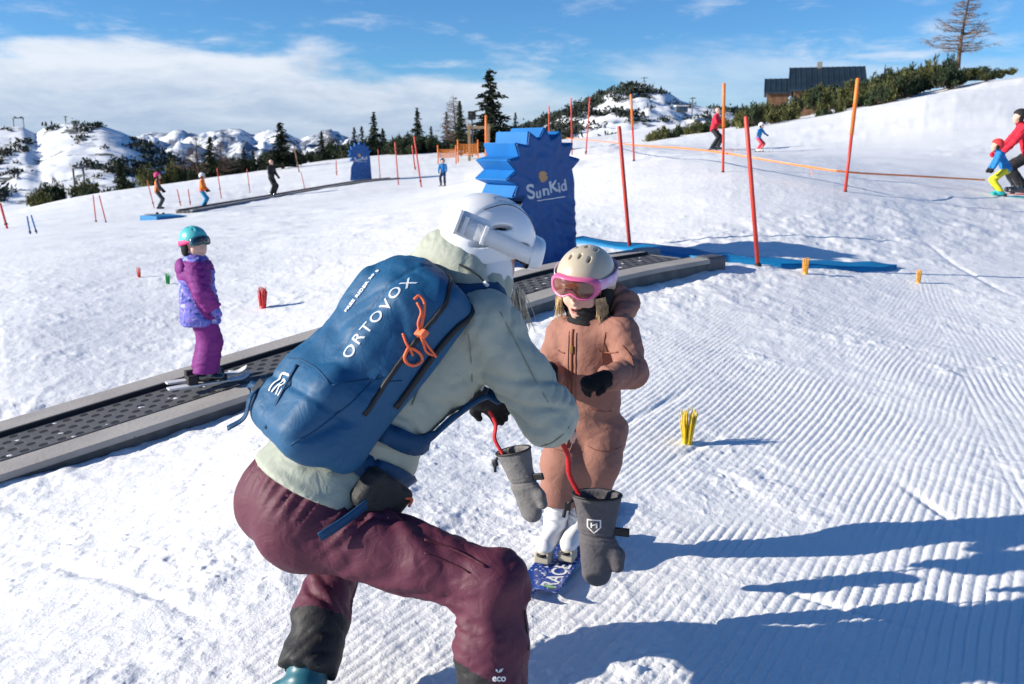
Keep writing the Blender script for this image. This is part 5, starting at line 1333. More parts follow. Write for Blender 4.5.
        # kneecap
        return smin(D, ell(P, J['kneR']+nrm((.8,.1,.3))*.03, (.066,.070,.074)), .04)
    def dt(V, N):
        seg = lambda a, b, w: sstep(w, w*.6, np.linalg.norm(V-(a+np.clip((V-a)@(b-a)/np.dot(b-a, b-a), 0, 1)[:, None]*(b-a)), axis=1))
        th = seg(J['hipR'], J['kneR'], .19); sr = seg(J['kneR']-V3(0,0,.12), J['ankR'], .16); sl_ = seg(J['kneL'], J['ankL'], .16)
        pitL = np.exp(-((np.linalg.norm(V-(J['kneR']+V3(-.06,0,-.06)), axis=1))/.10)**2)
        d = folds(V, J['hipR'], J['kneR'], .15, .0050, 2.2, .7, .6)*th*.8+folds(V, J['kneR'], J['ankR'], .09, .006, 3.3)*sr*.7+folds(V, J['kneL'], J['ankL'], .08, .007, 5.3)*sl_
        d += folds(V, J['kneR']+V3(-.05,0,.1), J['ankR'], .035, .009, 9.1, .5)*pitL
        d += .005*fbm(V[:,0]*6, V[:,1]*6, V[:,2]*6, 3)
        # gathers under the jacket hem
        t = (V-pel)@U; a = np.arctan2((V-pel)@R, (V-pel)@F); d += .0045*np.sin(a*34+6*perlin(a*3, t*4))*sstep(-.16, -.02, t)
        # seam line down the thigh side
        return d
    cutR = lambda C: ((C-J['ankR'])@nrm(J['kneR']-J['ankR']) < .125-.45*((C-J['ankR'])@V3(1,0,0))) & (np.linalg.norm((C-J['ankR'])[:, :2], axis=1) < .2)
    dL = nrm(J['kneL']-J['ankL'])
    cutL = lambda C: ((C-J['ankL'])@dL < .185) & (C[:, 2] < .36) & (np.linalg.norm((C-J['ankL'])[:, :2], axis=1) < .2)
    parts = sdf_obj('trousers', tro, lo-.06, hi+.06, .0085, M_pants, root, 2, dt, [('trouser_cuff', M_gaiter, cutR), ('trouser_cuff', M_gaiter, cutL)])
    TR = parts[-1]
    # thigh seam and zip, printed leaf word on the cuff
    bv = obj_bvh(TR)
    def onto(u, v, off=.002):
        o = np.array([0,0,CAMZ]); d = nrm(W(u, v, 1.0)-o); hit = bv.ray_cast(Vector(o), Vector(d), 6)
        return None if hit[0] is None else np.array(hit[0])+np.array(hit[1])*off
    def seam(pix, nm, m, r):
        P = [onto(*q) for q in pix]; P = [p for p in P if p is not None]
        if len(P) > 2: MB().tube(spline(P, 4), r, 5).build(nm, m, root, smooth=True)
    M_seam = fabric('burgundy_seam', (.070,.014,.026), .6)
    seam([(424,540),(440,545),(456,551),(472,559),(486,567)], 'thigh_zip', M_seam, .0035)
    seam([(424,553),(440,559),(456,566),(470,573)], 'thigh_seam', M_seam, .002)
    seam([(524,610),(526,630),(528,650),(530,672)], 'side_zip', M_zip, .002)
    J['onto'] = onto
    vx = nrm(W(510,676,2.2)-W(490,676,2.2)); o = onto(499, 678)
    if o is not None:
        nrmv = nrm(np.array([0,0,CAMZ])-o); X = nrm(vx-nrmv*np.dot(vx, nrmv)); Y = np.cross(nrmv, X)
        lettering('eco', .022, o, X, Y, [TR]+[p for p in parts[:-1] if p], M_white, root, off=.002, bold=.0006)
        lettering('', .02, o+Y*.016, X, Y, [TR], M_white, root, name='leaf_emblem', off=.002, shapes=[[(-.002,-.004),(.006,-.002),(.010,.006),(.002,.004)],[(-.003,-.004),(-.008,.000),(-.008,.005),(-.003,.002)]])
    o = onto(376, 500)
    if o is not None:
        nrmv = nrm(np.array([0,0,CAMZ])-o); X = nrm(V3(.9,.2,-.35)); X = nrm(X-nrmv*np.dot(X, nrmv)); Y = np.cross(nrmv, X)
        lettering('', .02, o, X, Y, [TR], M_print_w, root, name='leaf_emblem', off=.002, shapes=[[(-.012,.004),(-.004,-.006),(.002,.000),(-.004,.006)],[(.002,-.006),(.012,-.002),(.010,.006),(.003,.003)]])
    # worn patch on the seat
    # boots, on the snow
    J['soleR'] = J['ankR'][2]-.105; J['soleL'] = J['ankL'][2]-.105
    boots(root, J, fR, 1.0, M_abooot, .009, F2={'R': fR, 'L': fL})
    # ---------------- helmet with goggles
    c, HF, HU, s = J['hed'], J['HF'], J['HU'], 1.10
    HF = nrm(HF); HU = nrm(HU-HF*np.dot(HU, HF)); HR = np.cross(HF, HU); ax = (HR, HF, HU); g = lambda r, f, u: c+(HR*r+HF*f+HU*u)*s
    def shell(P):
        o = smin(ell(P, g(0, -.015, .040), (.108*s, .132*s, .104*s), ax), ell(P, g(0, -.05, -.02), (.098*s, .098*s, .085*s), ax), .03*s)
        i = ell(P, g(0, -.012, .02), (.088*s, .108*s, .102*s), ax); D = smax(o, -i, .006*s)
        D = smax(D, -plane(P, g(0, .05, .030), nrm(HU-HF*.45)), .010*s)
        # raised crown panel, creases and vents
        D = D - .0035*s*sstep(.004, -.004, np.abs((P[0]-c[0])*HR[0]+(P[1]-c[1])*HR[1]+(P[2]-c[2])*HR[2])-.052*s)*sstep(.0, .03, (P[0]-c[0])*HU[0]+(P[1]-c[1])*HU[1]+(P[2]-c[2])*HU[2]-.04*s)
        for r, f, u, a in ((.085,-.055,.075,.3),(.095,.02,.05,.35),(.03,-.03,.14,0),(.03,.055,.12,0),(-.03,-.03,.14,0),(-.03,.055,.12,0),(-.085,-.055,.075,.3),(.085,-.1,.02,.6)):
            fx = nrm(HF+HU*a*.6); sx = nrm(np.cross(fx, nrm(HR*r+HU*u))); D = smax(D, -ell(P, g(r, f, u), (.0075*s, .030*s, .020*s), (sx, fx, np.cross(sx, fx))), .003*s)
        return D
    e = .21*s; hm = sdf_obj('helmet', shell, c-e, c+e, .004, M_wsh, root, 2)
    sdf_obj('dark_vent_liner', lambda P: smax(smax(ell(P, g(0, -.012, .02), (.0875*s, .1075*s, .1015*s), ax), -ell(P, g(0, -.012, .02), (.08*s, .10*s, .094*s), ax), .003), -plane(P, g(0, .05, .034), nrm(HU-HF*.45)), .004*s), c-e, c+e, .005, M_zip, hm, 1)  # added black shell behind the vents, darkening the holes by colour
    for q_ in (-1, 1):
        sdf_obj('ear_pad', lambda P: smin(ell(P, g(q_*.088, -.02, -.045), (.022*s, .050*s, .066*s), ax), ell(P, g(q_*.080, .025, -.082), (.018*s, .036*s, .042*s), ax), .03*s), c-e, c+e, .005, M_wstrap, hm, 2)
    R8 = random.Random(8); hr = MB()
    for k_ in range(150):
        a = R8.random(); st_ = g(.062+.026*R8.random(), .055+.045*a, -.055-.03*R8.random()); e_ = st_+V3(R8.gauss(.012,.012), R8.gauss(0,.012), -.05-.075*R8.random())
        hr.tube(bez(st_, (st_+e_)/2+V3(R8.gauss(0,.006), R8.gauss(0,.006), 0), e_, 6), list(np.linspace(.0018, .0008, 6)), 4, cap=False)
    hr.build('hair', M_hairl, root, smooth=True)
    # wide goggle strap over the shell, with its clip at the back
    ms = MB(); n = 44
    for k_ in range(n+1):
        a = math.radians(28)+math.radians(304)*k_/n; x = .1135*math.sin(a); f = .139*math.cos(a)-.016; w = .021; vs = .028+.022*(1-math.cos(a))*.5
        if k_ in (0, n): f = .118
        ms.v += [tuple(g(x*(1-.0*abs(u)), f, vs+u)) for u in (-w, w)]
    ms.f = [(2*i, 2*i+2, 2*i+3, 2*i+1) for i in range(n)]; ms.mi = [0]*n
    st = ms.build('goggle_strap', M_wstrap, hm, smooth=True); q = st.modifiers.new('s', 'SOLIDIFY'); q.thickness = .003; q.offset = 1
    for a in (128, 152):
        a = math.radians(a); MB().box(g(.118*math.sin(a), .143*math.cos(a)-.016, .028+.022*(1-math.cos(a))*.5), .003, .006, .027, X=nrm(HR*math.sin(a)+HF*math.cos(a)), Y=nrm(HR*math.cos(a)-HF*math.sin(a)), Z=HU).build('strap_slider', M_wstrap, hm, bevel=.002)
    MB().box(g(.03, -.158, .052), .022, .006, .034, X=HR, Y=HF, Z=HU).build('strap_clip', M_wsh, hm, bevel=.005)
    # seams in the shell
    for pts_ in ([g(.050, -.10, .10), g(.054, -.03, .139), g(.054, .04, .128), g(.05, .085, .095)], [g(-.050, -.10, .10), g(-.054, -.03, .139), g(-.054, .04, .128), g(-.05, .085, .095)]):
        hb = obj_bvh(hm); P_ = []
        for p in spline(pts_, 6):
            h = hb.find_nearest(Vector(p)); P_.append(np.array(h[0]))
        MB().tube(P_, .0016, 5).build('shell_seam', M_greyd, hm, smooth=True)
    goggles_obj(hm, c+HU*.004, HF, HU, s*1.08, M_wsh, M_zip, M_lensblk, .004, lift=R_(10), out=.012)
    for o in list(hm.children):
        if o.name.startswith('goggle_strap') and o is not st: bpy.data.objects.remove(o)
    def foam(P): return smax(ell(P, g(0, .075, .035), (.083*s, .06*s, .046*s), ax), -ell(P, g(0, .04, .02), (.078*s, .07*s, .08*s), ax), .004)
    sdf_obj('goggle_foam', foam, c-e, c+e, .005, M_zip, hm, 1)
    return root, J
ADULT, AJ = adult()
def backpack(J):
    U, R, F, pel, nek = J['U'], J['R'], J['F'], J['pel'], J['nek']; B = -F; T = nek-pel; L = np.linalg.norm(T)
    c = pel+U*(.475*L)+B*.175+R*.028
    root = empty('backpack', c, label='large petrol blue backpack with white print and orange cords on the bending adult', cat='backpack'); ax = (R, B, U)
    g = lambda r, b, u: c+R*r+B*b+U*u
    HLU, HLD = .285, .285
    def main(P):
        D = rbox(P, g(0, -.03, .02), (.172, .085, .280), .06, ax)
        D = smin(D, rbox(P, g(0, .045, -.02), (.135, .055, .250), .045, ax), .04)
        D = smin(D, rbox(P, g(0, .05, -.17), (.140, .065, .110), .05, ax), .05)
        D = smin(D, ell(P, g(0, .0, .22), (.150, .085, .10), ax), .05)
        return D
    def dp(V, N):
        q = V-c; r, b, u = q@R, q@B, q@U
        d = .010*fbm(r*4.5, b*4.5, u*3.5, 2)+folds(V, g(0,0,-.3), g(0,0,.3), .17, .0040, 3.3, .7, .5)*sstep(-.06, .03, b)
        d -= .007*np.exp(-((u-.015+.25*(r-.03))/.028)**2)*sstep(-.02, .05, b)       # crease where the pack bends
        d -= .006*np.exp(-((u+.15-.1*r)/.010)**2)*sstep(.0, .06, b)
        d -= .005*np.exp(-((np.abs(r+.03)-.085)/.006)**2)*sstep(.02, .06, b)*sstep(-.05,.02,u)
        return d
    mn = sdf_obj('main_compartment', main, c-.46, c+.46, .0075, M_pack, root, 2, dp)
    bv = obj_bvh(mn)
    def near(p, off=.0):
        h = bv.find_nearest(Vector(p)); return np.array(h[0])+np.array(h[1])*off
    zipp = [near(p, .001) for p in spline([g(.165, .0, -.10), g(.165, .01, .04), g(.158, .01, .16), g(.125, .0, .27), (g(.0, -.02, .33)), g(-.12, .0, .27), g(-.158, .01, .14), g(-.165, .01, .02)], 8)]
    MB().tube(zipp, .0065, 6).build('zip', M_zip, root, smooth=True)
    zp2 = [near(p, .001) for p in spline([g(.17, -.06, -.04), g(.17, -.055, .10), g(.15, -.06, .22), g(.08, -.07, .30)], 8)]
    MB().tube(zp2, .010, 6).build('zip', M_zip, root, smooth=True)
    MB().tube([near(p, .0) for p in spline([g(.13, .09, -.26), g(.155, .05, -.12), g(.155, .03, .0)], 8)], .0022, 5).build('piping', M_packd, root, smooth=True)
    MB().tube([near(p, .0) for p in spline([g(-.10, .12, -.10), g(.02, .13, -.075), g(.125, .10, -.09)], 8)], .0022, 5).build('piping', M_packd, root, smooth=True)
    MB().tube([near(p, .0) for p in spline([g(.13, .10, -.09), g(.14, .03, -.02), g(.15, -.02, .02)], 8)], .0022, 5).build('piping', M_packd, root, smooth=True)
    # compression flap at the bottom left with its buckle and loose strap
    def strap(pts, w, name, m, t=.0022, face=B):
        mb = MB(); mb.tube(spline(pts, 6), t, 6, flat=(face, 1.0)) if False else None
        P_ = spline(pts, 6); vs = []
        for i, p in enumerate(P_):
            tt = nrm(P_[min(i+1, len(P_)-1)]-P_[max(i-1, 0)]); sd = nrm(np.cross(tt, face)); vs += [p-sd*w*.5, p+sd*w*.5]
        mb.add(vs, [(2*i, 2*i+1, 2*i+3, 2*i+2) for i in range(len(P_)-1)]); o = mb.build(name, m, root, smooth=True); q = o.modifiers.new('s', 'SOLIDIFY'); q.thickness = t; q.offset = 0; return o
    b0 = near(g(-.125, .10, -.205), .006)
    MB().box(b0, .016, .006, .020, X=R, Y=B, Z=U).build('buckle', M_zip, root, bevel=.003)
    strap([b0, b0-R*.05-B*.0-U*.012, b0-R*.09-B*.03-U*.02, b0-R*.10-B*.07-U*.06], .020, 'compression_strap', M_packd)
    strap([b0+R*.0, near(g(-.10, .13, -.24), .010), near(g(-.10, .12, -.30), .016), g(-.11, .12, -.335)], .020, 'compression_strap', M_packd)
    strap([near(g(-.02, .13, -.10), .004), near(g(.0, .14, -.18), .004), near(g(.02, .12, -.28), .004)], .010, 'compression_strap', M_packd)
    # hip belt, shoulder straps: they lie on the jacket
    jb = J['jbv']
    def hug(pts, w, name, m, t, off=.008):
        P_ = []; Nn = []
        for p in spline(pts, 7):
            h = jb.find_nearest(Vector(p)); P_.append(np.array(h[0])+np.array(h[1])*off); Nn.append(np.array(h[1]))
        for _ in range(4):
            P_ = [P_[0]]+[(P_[i-1]+2*P_[i]+P_[i+1])/4 for i in range(1, len(P_)-1)]+[P_[-1]]
        vs = []
        for i, p in enumerate(P_):
            tt = nrm(P_[min(i+1, len(P_)-1)]-P_[max(i-1, 0)]); sd = nrm(np.cross(tt, Nn[i])); vs += [p-sd*w*.5, p+Nn[i]*t*.35, p+sd*w*.5]
        mb = MB(); mb.add(vs, [(3*i+k, 3*i+k+1, 3*i+k+4, 3*i+k+3) for i in range(len(P_)-1) for k in (0, 1)]); o = mb.build(name, m, root, smooth=True); q = o.modifiers.new('s', 'SOLIDIFY'); q.thickness = t; q.offset = 0; return o
    for sg in (1, -1): hug([pel+R*sg*.12+U*.12-F*.12, pel+R*sg*.19+U*.12-F*.02, pel+R*sg*.17+U*.125+F*.10, pel+R*sg*.03+U*.13+F*.2], .06, 'hip_belt', M_packd, .010)
    hp = np.array(jb.find_nearest(Vector(pel+R*.2+U*.10+F*.03))[0])+R*.022
    pk = sdf_obj('hip_pocket', lambda P: rbox(P, hp, (.032, .075, .055), .022, (R, F, U)), hp-.15, hp+.15, .006, M_gaiter, root, 2, lambda V, N: .004*fbm(V[:,0]*14, V[:,1]*14, V[:,2]*14, 3))
    MB().tube(spline([hp+R*.030+U*.03+F*.04, hp+R*.040+U*.04+F*.055, hp+R*.036+U*.02+F*.065], 5), .004, 6).build('zip_puller', M_ocord, root, smooth=True)
    for sg in (1, -1):
        hug([nek+R*sg*.085-U*.05-F*.12, nek+R*sg*.10+U*.03, J['che']+R*sg*.12+F*.18+U*.06, J['che']+R*sg*.14+F*.17-U*.06, J['bel']+R*sg*.18+F*.08+U*.03, J['bel']+R*sg*.16-F*.08-U*.02], .055, 'shoulder_strap', M_packd, .012)
    strap([hp+B*.04-U*.02+R*.03, hp+B*.07-U*.09+R*.035, hp+B*.10-U*.16+R*.03], .026, 'webbing_tail', M_packd, .003, R)
    # orange cords
    def onp(pix, off):
        P_ = []
        for u, v in pix:
            o = np.array([0,0,CAMZ]); h = bv.ray_cast(Vector(o), Vector(nrm(W(u, v, 1.0)-o)), 6)
            if h[0] is not None: P_.append(np.array(h[0])+np.array(h[1])*off)
        return P_
    def cordp(pix, r, nm, off=.009):
        P_ = onp(pix, off)
        if len(P_) > 2: MB().tube(spline(P_, 6), r, 7).build(nm, M_ocord, root, smooth=True)
    cordp([(414,300),(419,297),(424,303),(424,312),(422,322),(420,333),(423,341),(428,348),(434,356)], .0036, 'cord')
    cordp([(417,303),(421,312),(418,323),(419,334),(421,343),(424,350),(430,354)], .0032, 'cord', .012)
    q_ = onp([(420,333)], .012)
    if q_: MB().box(q_[0], .016, .009, .010, X=nrm(R+U*.2), Y=B, Z=U).build('cord_lock', M_ocord, root, bevel=.003)
    cordp([(402,334),(405,342),(408,349),(411,355)], .0034, 'cord')
    cordp([(407,348),(404,356),(406,363),(413,364),(420,360),(419,353),(412,349),(407,348)], .0042, 'zip_puller')
    a3 = near(g(-.158, .0, .13), .006)
    MB().tube(spline([a3+U*.015, a3-R*.018-U*.01+B*.012, a3-R*.026-U*.06+B*.02, a3-R*.012-U*.105+B*.012, a3-R*.018-U*.13+B*.018], 6), .0042, 7).build('cord', M_ocord, root, smooth=True)
    # print: the word runs up the pack
    def face(u, v):
        o = np.array([0,0,CAMZ]); h = bv.ray_cast(Vector(o), Vector(nrm(W(u, v, 1.0)-o)), 6)
        if h[0] is None: h = bv.find_nearest(Vector(g(0, .1, 0)))
        return np.array(h[0]), np.array(h[1])
    def textframe(u, v, d):
        o = face(u, v)[0]; n = nrm(B*.75+face(u, v)[1]*.6); X = nrm(np.asarray(d)-n*np.dot(d, n)); return o, X, np.cross(n, X)
    o, X, Y = textframe(377, 316, U+R*.03)
    lettering('ORTOVOX', .046, o, X, Y, [mn], M_print_w, root, off=.0015, bold=.0004, space=1.2, far=.3)
    o, X, Y = textframe(362, 291, U)
    lettering('FREE RIDER 20 S', .017, o, X, Y, [mn], M_print_w, root, off=.003, bold=.001, space=1.15, far=.3)
    # square emblem at the bottom left
    e, Xe, Ye = textframe(281, 385, R+U*.1); s = .028
    def bar(x0, y0, x1, y1, w=.0055):
        d = nrm((x1-x0, y1-y0)); n = np.array([-d[1], d[0]])*w*.5; a, b = np.array([x0, y0]), np.array([x1, y1]); return [tuple(a-n), tuple(b-n), tuple(b+n), tuple(a+n)]
    fr = [(-.8,-1),(-1,-.8),(-1,.8),(-.8,1),(.75,1),(1,.75),(1,-1)]
    sh = [bar(fr[i][0]*s, fr[i][1]*s, fr[i+1][0]*s, fr[i+1][1]*s) for i in range(6)]
    rr = [(-.35,-1.0),(-.35,.5),(.25,.5),(.4,.3),(.4,.05),(.25,-.1),(-.1,-.1)]
    sh += [bar(rr[i][0]*s, rr[i][1]*s, rr[i+1][0]*s, rr[i+1][1]*s) for i in range(6)]+[bar(.05*s, -.1*s, .5*s, -1.0*s)]
    lettering('', .03, e, Xe, Ye, [mn], M_white, root, name='emblem', off=.003, far=.3, shapes=sh)
    return root
backpack(AJ)
def mitten(pos, top, side, s, label, emblem, leash_from, M_body, M_palm):
    """gauntlet mitten hanging by its wrist leash: pos = middle of the cuff mouth, top->tip along d"""
    d = nrm(np.asarray(top, float)); n = nrm(np.asarray(side, float)-d*np.dot(side, d)); w = np.cross(n, d)
    root = empty('mitten', pos, label=label, cat='mitten'); g = lambda x, y, z: np.asarray(pos)+(w*x+n*y+d*z)*s
    def outer(P):
        D = rc(P, g(0,0,.01), g(0,0,.13), .075*s, .050*s, n, .62); D = smin(D, rc(P, g(0,0,.14), g(.0,.004,.25), .052*s, .046*s, n, .62), .03*s)
        D = smin(D, chain(P, [g(.03,.0,.15), g(.062,.008,.19), g(.066,.012,.225)], [.026*s,.024*s,.019*s], .01*s, n, .8), .018*s)
        D = smax(D, -plane(P, g(0,0,0), d), .004*s)
        return smax(D, -rc(P, g(0,0,-.05), g(0,0,.10), .074*s, .042*s, n, .58), .004*s)
    def dm(V, N):
        q = (V-np.asarray(pos))/s; z = q@d
        return (-.006*np.exp(-((z-.128)/.012)**2)+.0025*np.cos(z*420)*np.exp(-((z-.128)/.02)**2)+.003*fbm(q[:,0]*14, q[:,1]*14, q[:,2]*14, 3))*s
    shell = sdf_obj('shell', outer, np.asarray(pos)-.34*s, np.asarray(pos)+.34*s, .0042, M_body, root, 2, dm, [('palm_panel', M_palm, lambda C: (((C-np.asarray(pos))@n)/s < -.008) & (((C-np.asarray(pos))@d)/s > .135))])[-1]
    vs = [g(.074*math.cos(a), .0465*math.sin(a), .002) for a in np.linspace(0, 2*PI, 33)]; MB().tube(vs, .0045*s, 6, cap=False).build('cuff_piping', M_zip, root, smooth=True)
    MB().tube(spline([g(-.072,.01,.02), g(-.085,.015,.03), g(-.095,.01,.05), g(-.10,.015,.075)], 4), .006*s, 6).build('drawcord', M_zip, root, smooth=True)
    MB().box(g(-.088,.014,.04), .010*s, .008*s, .012*s, X=w, Y=n, Z=d).build('cord_lock', M_zip, root, bevel=.003)
    MB().box(g(.066,.004,.115), .034*s, .006*s, .013*s, X=nrm(w+d*.05), Y=n, Z=d).build('wrist_strap', M_zip, root, bevel=.003)
    MB().tube(spline([leash_from, np.asarray(leash_from)*.65+g(-.055,0,.0)*.35+V3(.010,.0,.0), np.asarray(leash_from)*.3+g(-.055,0,.0)*.7+V3(-.008,.0,.0), g(-.055,0,.004), g(-.05,.02,.03)], 7), .0042, 6, flat=(w, 1.9)).build('leash', M_redw, root, smooth=True)
    if emblem:
        sd = lambda k: [(-.019*k,.019*k),(.019*k,.019*k),(.019*k,-.004*k),(0,-.022*k),(-.019*k,-.004*k)]
        o_, i_ = sd(1.0), sd(.80); shp = [[o_[i], o_[(i+1)%5], i_[(i+1)%5], i_[i]] for i in range(5)]+[[(-.009,-.006),(-.005,-.006),(-.005,.009),(-.009,.009)],[(.005,-.006),(.009,-.006),(.009,.009),(.005,.009)],[(-.005,.0),(.005,.004),(.005,.007),(-.005,.003)]]
        shp = [[(x*s*1.15, y*s*1.15) for x, y in p] for p in shp]
        lettering('', .03, g(-.005, .03, .088), -w if np.dot(-w, (1,0,0)) > 0 else w, -d, [shell], M_white, root, name='shield_emblem', off=.0015, far=.2, shapes=shp)
    return root
M_redw = mat('red_leash_webbing', (.50,.015,.02), .6, .2, 120)
M_mit = fabric('charcoal_mitten_cloth', (.105,.098,.108), .8, .4, 22); M_mitg = fabric('grey_mitten_cloth', (.17,.165,.17), .8, .4, 22); M_palmw = fabric('light_leather', (.55,.54,.51), .7, .4, 26)
mitten(W(597, 494, 2.78), (.01, -.02, -1), (-.18, -.95, .1), 1.02, 'charcoal mitten with white shield emblem hanging upright in front of the girl', True, AJ['wriR']+V3(.0,.02,-.03), M_mit, M_palmw)
mitten(W(513, 450, 2.95), (.30, -.06, -1), (-.55, -.75, .35), .86, 'paler grey mitten with open cuff hanging left of the girl', False, AJ['wriL']+V3(.03,.03,-.05), M_mitg, M_palmw)
# ================================================================== THE GIRL AND HER SKIS
M_suit = fabric('terracotta_snowsuit', (.305,.145,.110), .78, .35, 13, weave=.12, var=.06)
M_suitd = fabric('terracotta_seam', (.22,.085,.055), .8, .3, 20)
M_cream = mat('sand_helmet_shell', (.52,.45,.34), .34, coat=.25, var=.03)
M_gpink = mat('pink_goggle_frame', (.75,.14,.32), .35, coat=.2)
M_gstrap = mat('pale_lilac_strap', (.72,.62,.78), .6, .2, 90, col2=(.78,.35,.62), vscale=30)
M_hair = mat('blond_hair', (.62,.46,.25), .5, var=.3, vscale=40, spec=.4)
M_kglove = fabric('black_knit', (.010,.010,.012), .9, .6, 60, weave=.6)
M_lip = mat('lips', (.50,.16,.14), .45)
M_mouth = mat('open_mouth', (.10,.02,.02), .6); M_teeth = mat('teeth', (.75,.72,.66), .35)
M_wboot = mat('white_ski_boot', (.74,.74,.75), .38, .05, 40, var=.04)
def girl():
    F = nrm((-.42, -.90, 0)); R = nrm((-.90, .42, 0)); U0 = V3(0,0,1)
    J = {}
    J['ankR'] = W(555, 522, 3.37); J['ankL'] = W(578, 520, 3.37)
    J['pel'] = W(588, 420, 3.33); J['che'] = W(590, 352, 3.26); J['nek'] = W(588, 316, 3.22)
    J['hipR'] = J['pel']+R*.065-U0*.03; J['hipL'] = J['pel']-R*.065-U0*.03
    J['kneR'] = W(564, 462, 3.29); J['kneL'] = W(598, 462, 3.29)
    J['shoR'] = W(563, 333, 3.30); J['shoL'] = W(622, 332, 3.15)
    J['elbR'] = W(551, 372, 3.30); J['wriR'] = W(549, 379, 3.13)
    J['elbL'] = W(632, 372, 3.10); J['wriL'] = W(605, 379, 2.98)
    J['hed'] = W(584, 287, 3.18); J['HF'] = nrm((-.44, -.85, -.28)); J['HU'] = nrm((.05, -.10, .97)); hs = .86
    base = (J['ankR']+J['ankL'])/2; base[2] = gz(base[0], base[1])
    root = empty('person', base, label='small girl in terracotta snowsuit, sand helmet and pink goggles standing on blue skis', cat='person')
    pts = np.array([v for k, v in J.items() if k not in ('HF','HU')]); lo = pts.min(0)-.18; hi = pts.max(0)+.18; T = nrm(J['nek']-J['pel'])
    hand = {'R': nrm((.0, -.45, -.6)), 'L': nrm((-.75, -.45, -.10))}; palm = {'R': nrm((.9, .1, -.1)), 'L': nrm((-.1, .5, -1))}
    def body(P):
        D = chain(P, [J['pel'], J['che'], J['nek']], [.085,.085,.045], .03); D = smin(D, rc(P, J['nek']-T*.01, J['hed'], .042, .045), .02)
        D = smin(D, head_fn(P, J['hed'], J['HF'], J['HU'], hs, smile=1.0), .012)
        for q, th in (('L',1),('R',-1)):
            D = smin(D, chain(P, [J['nek']-T*.05, J['sho'+q], J['elb'+q], J['wri'+q]], [.04,.036,.030,.022], .02), .02); D = smin(D, hand_fn(P, J['wri'+q], hand[q], palm[q], .62, .9, 1.0, th), .01)
            D = smin(D, chain(P, [J['hip'+q], J['kne'+q], J['ank'+q]], [.065,.040,.026], .02), .03)
        return D
    bd = sdf_obj('body', body, lo, hi, .0042, M_skin, root, 1)
    # colour of lips inside the one body mesh
    HF, HU = J['HF'], nrm(J['HU']-J['HF']*np.dot(J['HU'], J['HF'])); HR = np.cross(HF, HU); c = J['hed']; g = lambda r, f, u: c+(HR*r+HF*f+HU*u)*hs
    me = bd.data; me.materials.append(M_lip); me.materials.append(M_mouth); n = len(me.polygons); C = np.zeros(n*3); me.polygons.foreach_get('center', C); C = C.reshape(-1, 3)+np.array(root.location); q = (C-c)/hs; r, f, u = q@HR, q@HF, q@HU
    lips = (f > .06) & ((r/.027)**2+((u+.067)/.0145)**2 < 1); inn = (f > .05) & ((r/.020)**2+((u+.067)/.0068)**2 < 1)
    me.polygons.foreach_set('material_index', np.where(inn, 2, np.where(lips, 1, 0)).astype(np.int32)); me.update()
    MB().tube(spline([g(-.014, .080, -.0625), g(0, .086, -.0625), g(.014, .080, -.0625)], 5), .0034, 6).build('teeth', M_teeth, root, smooth=True)
    # snowsuit: one garment from collar to cuffs
    def suit(P):
        D = rc(P, J['pel']-U0*.02, J['pel']+T*.10, .117, .112, F, .88); D = smin(D, rc(P, J['pel']+T*.10, J['che'], .112, .117, F, .84), .04)
        D = smin(D, rc(P, J['nek']-T*.05, J['nek']-T*.018, .088, .074), .035)
        for q in 'LR':
            a = chain(P, [J['nek']-T*.065, J['sho'+q], J['elb'+q], J['wri'+q]], [.066,.058,.054,.044], .02); D = smin(D, smax(a, plane(P, J['wri'+q], nrm(J['wri'+q]-J['elb'+q])), .008), .028)
            k, an = J['kne'+q], J['ank'+q]; d = nrm(k-an); l = chain(P, [J['hip'+q], k, an+d*.10], [.086,.080,.076], .03)
            D = smin(D, smax(l, -plane(P, an+d*.088, nrm(d*.7+U0)), .006), .022)
        return D
    def ds(V, N):
        d = .0045*fbm(V[:,0]*8, V[:,1]*8, V[:,2]*7, 3)
        seg = lambda a, b, w: sstep(w, w*.6, np.linalg.norm(V-(a+np.clip((V-a)@(b-a)/np.dot(b-a, b-a), 0, 1)[:, None]*(b-a)), axis=1))
        for q, sd in (('L',2.0),('R',5.0)):
            d += folds(V, J['sho'+q], J['elb'+q], .075, .0036, sd)*seg(J['sho'+q], J['elb'+q], .085)*.7+folds(V, J['elb'+q], J['wri'+q], .050, .0036, sd+1)*seg(J['elb'+q], J['wri'+q], .08)
            d += folds(V, J['hip'+q], J['ank'+q], .12, .0050, sd+3)*seg(J['hip'+q], J['ank'+q], .12)*.8
        t = (V-J['pel'])@T; d += folds(V, J['pel'], J['nek'], .13, .0030, 9.2)*sstep(.0, .1, t)*.7
        d -= .003*np.exp(-((t-.035)/.02)**2)        # gathered waist
        d += .003*np.cos(((V-J['wriL'])@nrm(J['wriL']-J['elbL']))*2*PI/.014)*np.exp(-(np.linalg.norm(V-J['wriL'], axis=1)/.045)**4)
        return d
    st = sdf_obj('snowsuit', suit, lo, hi, .0055, M_suit, root, 2, ds); bv = obj_bvh(st)
    cen = lambda t, o=.0: J['pel']+T*t+F*.25-R*(o)
    def zipcast(t, side=0.0):
        o = J['pel']+T*t+F*.25+R*side; h = bv.ray_cast(Vector(o), Vector(-F), .5); h = h if h[0] is not None and .055 < (np.array(h[0])-J['pel']-T*t)@F < .165 else (None,); return np.array(h[0])+F*.0025 if h[0] is not None else None
    Z = [p for p in (zipcast(t, .028) for t in np.linspace(-.08, .36, 30)) if p is not None]
    MB().tube(Z, .0042, 6).build('zip', M_suitd, root, smooth=True)
